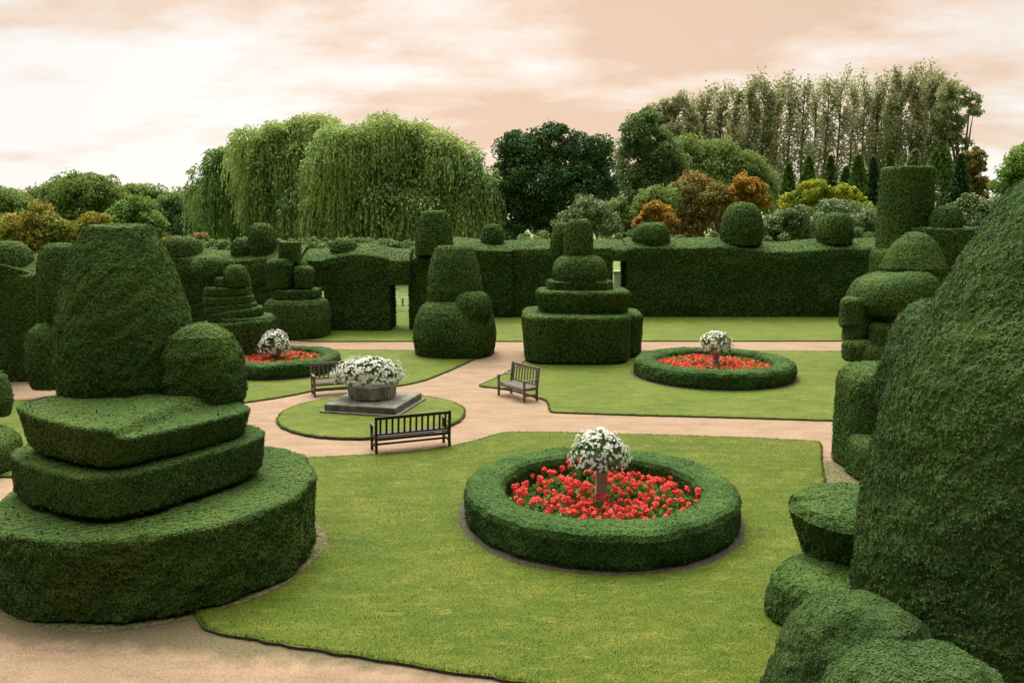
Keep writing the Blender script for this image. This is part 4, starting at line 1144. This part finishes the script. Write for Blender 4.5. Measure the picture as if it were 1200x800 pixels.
# poplar avenue
def poplar_meshes(H, spread, n, seed):
    r = np.random.default_rng(seed)
    P, N_ = [], []; L = [tube_path([(0, 0, -.1), (.1, 0, H * .4), (-.1, 0, H * .75), (0, 0, H * .98)], [.30, .20, .12, .02], 6)]
    k = 34
    for i in range(k):
        z0 = H * (0.24 + 0.68 * i / k); a = r.uniform(0, 6.28); ln = H * r.uniform(.10, .2) * (1.15 - .55 * i / k)
        e = np.array([math.cos(a) * spread * (1.1 - .55 * i / k) * r.uniform(.5, 1.1), math.sin(a) * spread * (1.1 - .55 * i / k) * r.uniform(.5, 1.1), ln])
        b = np.array([0, 0, z0])
        L.append(tube_path([tuple(b), tuple(b + e * np.array([.6, .6, .35])), tuple(b + e)], [.07, .045, .015], 4))
        m = int(n / k * r.uniform(.6, 1.4)); u = r.uniform(.25, 1.1, (m, 1))
        q = b + e * np.concatenate([np.minimum(u * 1.2, 1), np.minimum(u * 1.2, 1), u], 1) + r.normal(size=(m, 3)) * np.array([.38, .38, .55])
        P.append(q); N_.append(rnd_dirs(m, .2))
    v, f = leaves(np.concatenate(P), np.concatenate(N_), .36, out=.3, wid=.38)
    V, F = merge(L)
    return fastmesh('poplar_leaves', v, f, [M_POPLAR], smooth=False), pymesh('poplar_wood', V, F, BARK_PALE)
PV = [poplar_meshes(27.0, 2.1, 5600, s_) for s_ in (1, 2, 3, 4)] + [poplar_meshes(27.0, 1.8, 2500, s_) for s_ in (5, 6)]
tops = [(828, 108), (846, 104), (864, 101), (880, 96), (897, 92), (913, 95), (928, 90), (944, 92), (958, 97), (972, 90), (987, 84), (1002, 93), (1016, 90), (1031, 92), (1046, 88), (1060, 85), (1074, 84), (1088, 80), (1101, 84), (1114, 93), (812, 120)]
for i, (px, py) in enumerate(tops):
    Y = 128 + (i % 3) * 3
    H = zat(py, Y)
    sparse = px in (928, 944, 958, 972, 1002, 1016, 987)
    fol, wood = PV[4 + i % 2] if sparse else PV[i % 4]
    x = xat(px, py, Y)
    t = thing('poplar_tree', (x, Y, 0), 'slender tall poplar in the long row on the right skyline', 'tree', 'poplars in a row behind the garden', rz=rng.uniform(0, 6.28))
    t.scale = (rng.uniform(.85, 1.1), rng.uniform(.85, 1.1), H / 27.0)
    for nm, me in (('crown', fol), ('trunk', wood)):
        o = bpy.data.objects.new(nm, me); C.objects.link(o); o.parent = t
tree('poplar_tree', 'widest poplar with spreading side branches at the right end of the row', 126, [(1118, 118, 16, 18), (1135, 120, 12, 14), (1142, 134, 12, 10), (1122, 145, 16, 16), (1110, 165, 18, 16), (1105, 120, 14, 26), (1125, 170, 10, 12)], M_POPLAR, .48, 4200, fill=.8, bark=BARK_PALE)

# mixed planting between hedge and poplars, right
tree('viburnum_shrub', 'grey green loose shrub behind the middle of the hedge', 58, [(690, 250, 28, 22), (668, 266, 24, 18), (712, 268, 24, 18)], M_GREY, .26, 4500, trunk=False)
tree('viburnum_shrub', 'dark mixed shrub left of the small orange bush', 60, [(735, 265, 24, 20), (725, 250, 18, 18), (770, 240, 28, 24)], M_OLIVE, .27, 5500, trunk=False)
tree('autumn_shrub', 'small orange brown bush above the hedge, centre right', 57, [(768, 250, 20, 15), (780, 262, 16, 12), (752, 262, 12, 10)], M_ORANGE, .24, 3200, trunk=False)
tree('autumn_shrub', 'dark rusty shrub left of the bright orange tree', 61, [(815, 225, 30, 26), (840, 240, 28, 26), (810, 258, 34, 24), (795, 272, 24, 18)], M_RUST, .28, 9000, trunk=False)
tree('autumn_tree', 'bright orange tree beside the conical hedge finial', 60, [(875, 220, 20, 15), (866, 234, 18, 16), (890, 234, 14, 16), (868, 255, 16, 20)], M_ORANGE, .26, 7000)
tree('dogwood_shrub', 'vivid yellow green shrub behind the right part of the hedge', 62, [(955, 228, 30, 14), (985, 230, 26, 13), (930, 240, 22, 14), (1005, 240, 16, 12), (960, 245, 40, 16)], M_LIMEY, .27, 8000, trunk=False)
tree('willow_shrub', 'silver green bush left of the ball finial', 56, [(925, 258, 30, 16), (905, 266, 22, 14)], M_GREY, .24, 4500, trunk=False)
tree('willow_shrub', 'silver green bush right of the ball finial', 57, [(990, 252, 34, 18), (1010, 262, 28, 18), (970, 262, 24, 16)], M_GREY, .24, 5500, trunk=False)
tree('evergreen_shrub', 'low dark evergreen bank under the shrubs right of centre', 55, [(640, 285, 60, 12), (760, 284, 60, 12), (880, 280, 60, 14), (990, 280, 60, 14)], M_GREEN, .26, 9000, trunk=False)

def cypress(px, pt, hw, Y, mat, label, n=4200, yb=275):
    H = zat(pt, Y); x = xat(px, pt, Y); r = hw * mpp(pt, Y)
    t = thing('cypress_tree', (x, Y, 0), label, 'tree', 'small conifers below the poplars')
    u = rng.random(n) ** .8; a = rng.uniform(0, 6.28, n)
    rad = r * np.minimum(1, (1 - u) * 1.7) ** .7 * (1 + .22 * np.sin(a * 3 + u * 17 + px)) * rng.uniform(.6, 1.18, n)
    p = np.column_stack([rad * np.cos(a), rad * np.sin(a), H * (.06 + .94 * u)])
    d = np.column_stack([np.cos(a), np.sin(a), np.full(n, .9)]); d /= np.linalg.norm(d, axis=1)[:, None]
    v, f = leaves(p, d, .34, out=.9, wid=.34)
    add('crown', fastmesh('cypress_leaves', v, f, [mat], smooth=False), t)
    V, F = tube_path([(0, 0, -.1), (0, 0, H * .6)], [.2, .05]); add('trunk', pymesh('cypress_wood', V, F, BARK), t)
for px, pt, hw, m_, lb in (
    (925, 192, 9, M_CONIFER, 'short bright cypress at the left end of the conifer row'),
    (948, 184, 8, M_CONIFER2, 'narrow cypress left of the yellow green shrub'),
    (972, 184, 9, M_CONIFER, 'bright green cypress above the middle of the yellow green shrub'),
    (990, 196, 8, M_CONIFER2, 'shorter cypress just left of the bright broad one'),
    (1007, 182, 10, M_CONIFER, 'bright broad cypress left of the tall yew drum'),
    (1022, 186, 8, M_CONIFER2, 'dark cypress touching the left side of the tall yew drum'),
    (1043, 178, 9, M_CONIFER, 'bright cypress tip showing over the left of the yew drum'),
    (1072, 176, 13, M_GREEN, 'rounded cypress tip showing over the right of the yew drum'),
    (1102, 167, 15, M_CONIFER, 'tallest bright green cypress, right of the yew drum'),
    (1126, 182, 9, M_CONIFER2, 'dark cypress right of the tallest bright one')):
    cypress(px + rng.uniform(-2, 2), pt, hw * rng.uniform(1.25, 1.75), 76 + rng.uniform(-2, 4), M_CONIFER if m_ is M_CONIFER2 and px in (948, 990) else m_, lb)
tree('beech_tree', 'brownish thin tree at the right end of the conifers', 82, [(1140, 190, 16, 18), (1132, 215, 18, 22), (1146, 222, 12, 20)], M_RUST, .34, 5000, fill=.6)
tree('maple_tree', 'green tree at the right edge above the giant cone', 70, [(1195, 195, 22, 26), (1180, 215, 18, 18), (1222, 190, 30, 34), (1200, 235, 34, 26)], M_MID, .34, 8000)
tree('evergreen_shrub', 'mixed green shrubs between the short hedge and the giant cone', 50, [(1150, 252, 26, 18), (1135, 240, 18, 14), (1178, 245, 24, 18), (1140, 268, 36, 18), (1200, 262, 30, 20)], M_GREY, .24, 6000, trunk=False)
# distant tree line closing the horizon
for i, px in enumerate(range(-420, 1700, 70)):
    if 240 < px < 900 and i % 2: continue
    Y = 190 + 18 * math.sin(i * 2.1)
    tree('distant_tree', 'far off field tree on the horizon behind everything else', Y, [(px, (238 if px < 260 else 244) + 4 * math.sin(i), 30, 16 if px < 260 else 12), (px + 22, 249, 26, 10), (px - 22, 249, 26, 10)], M_OLIVE, .9, 900, group='field trees on the far horizon')
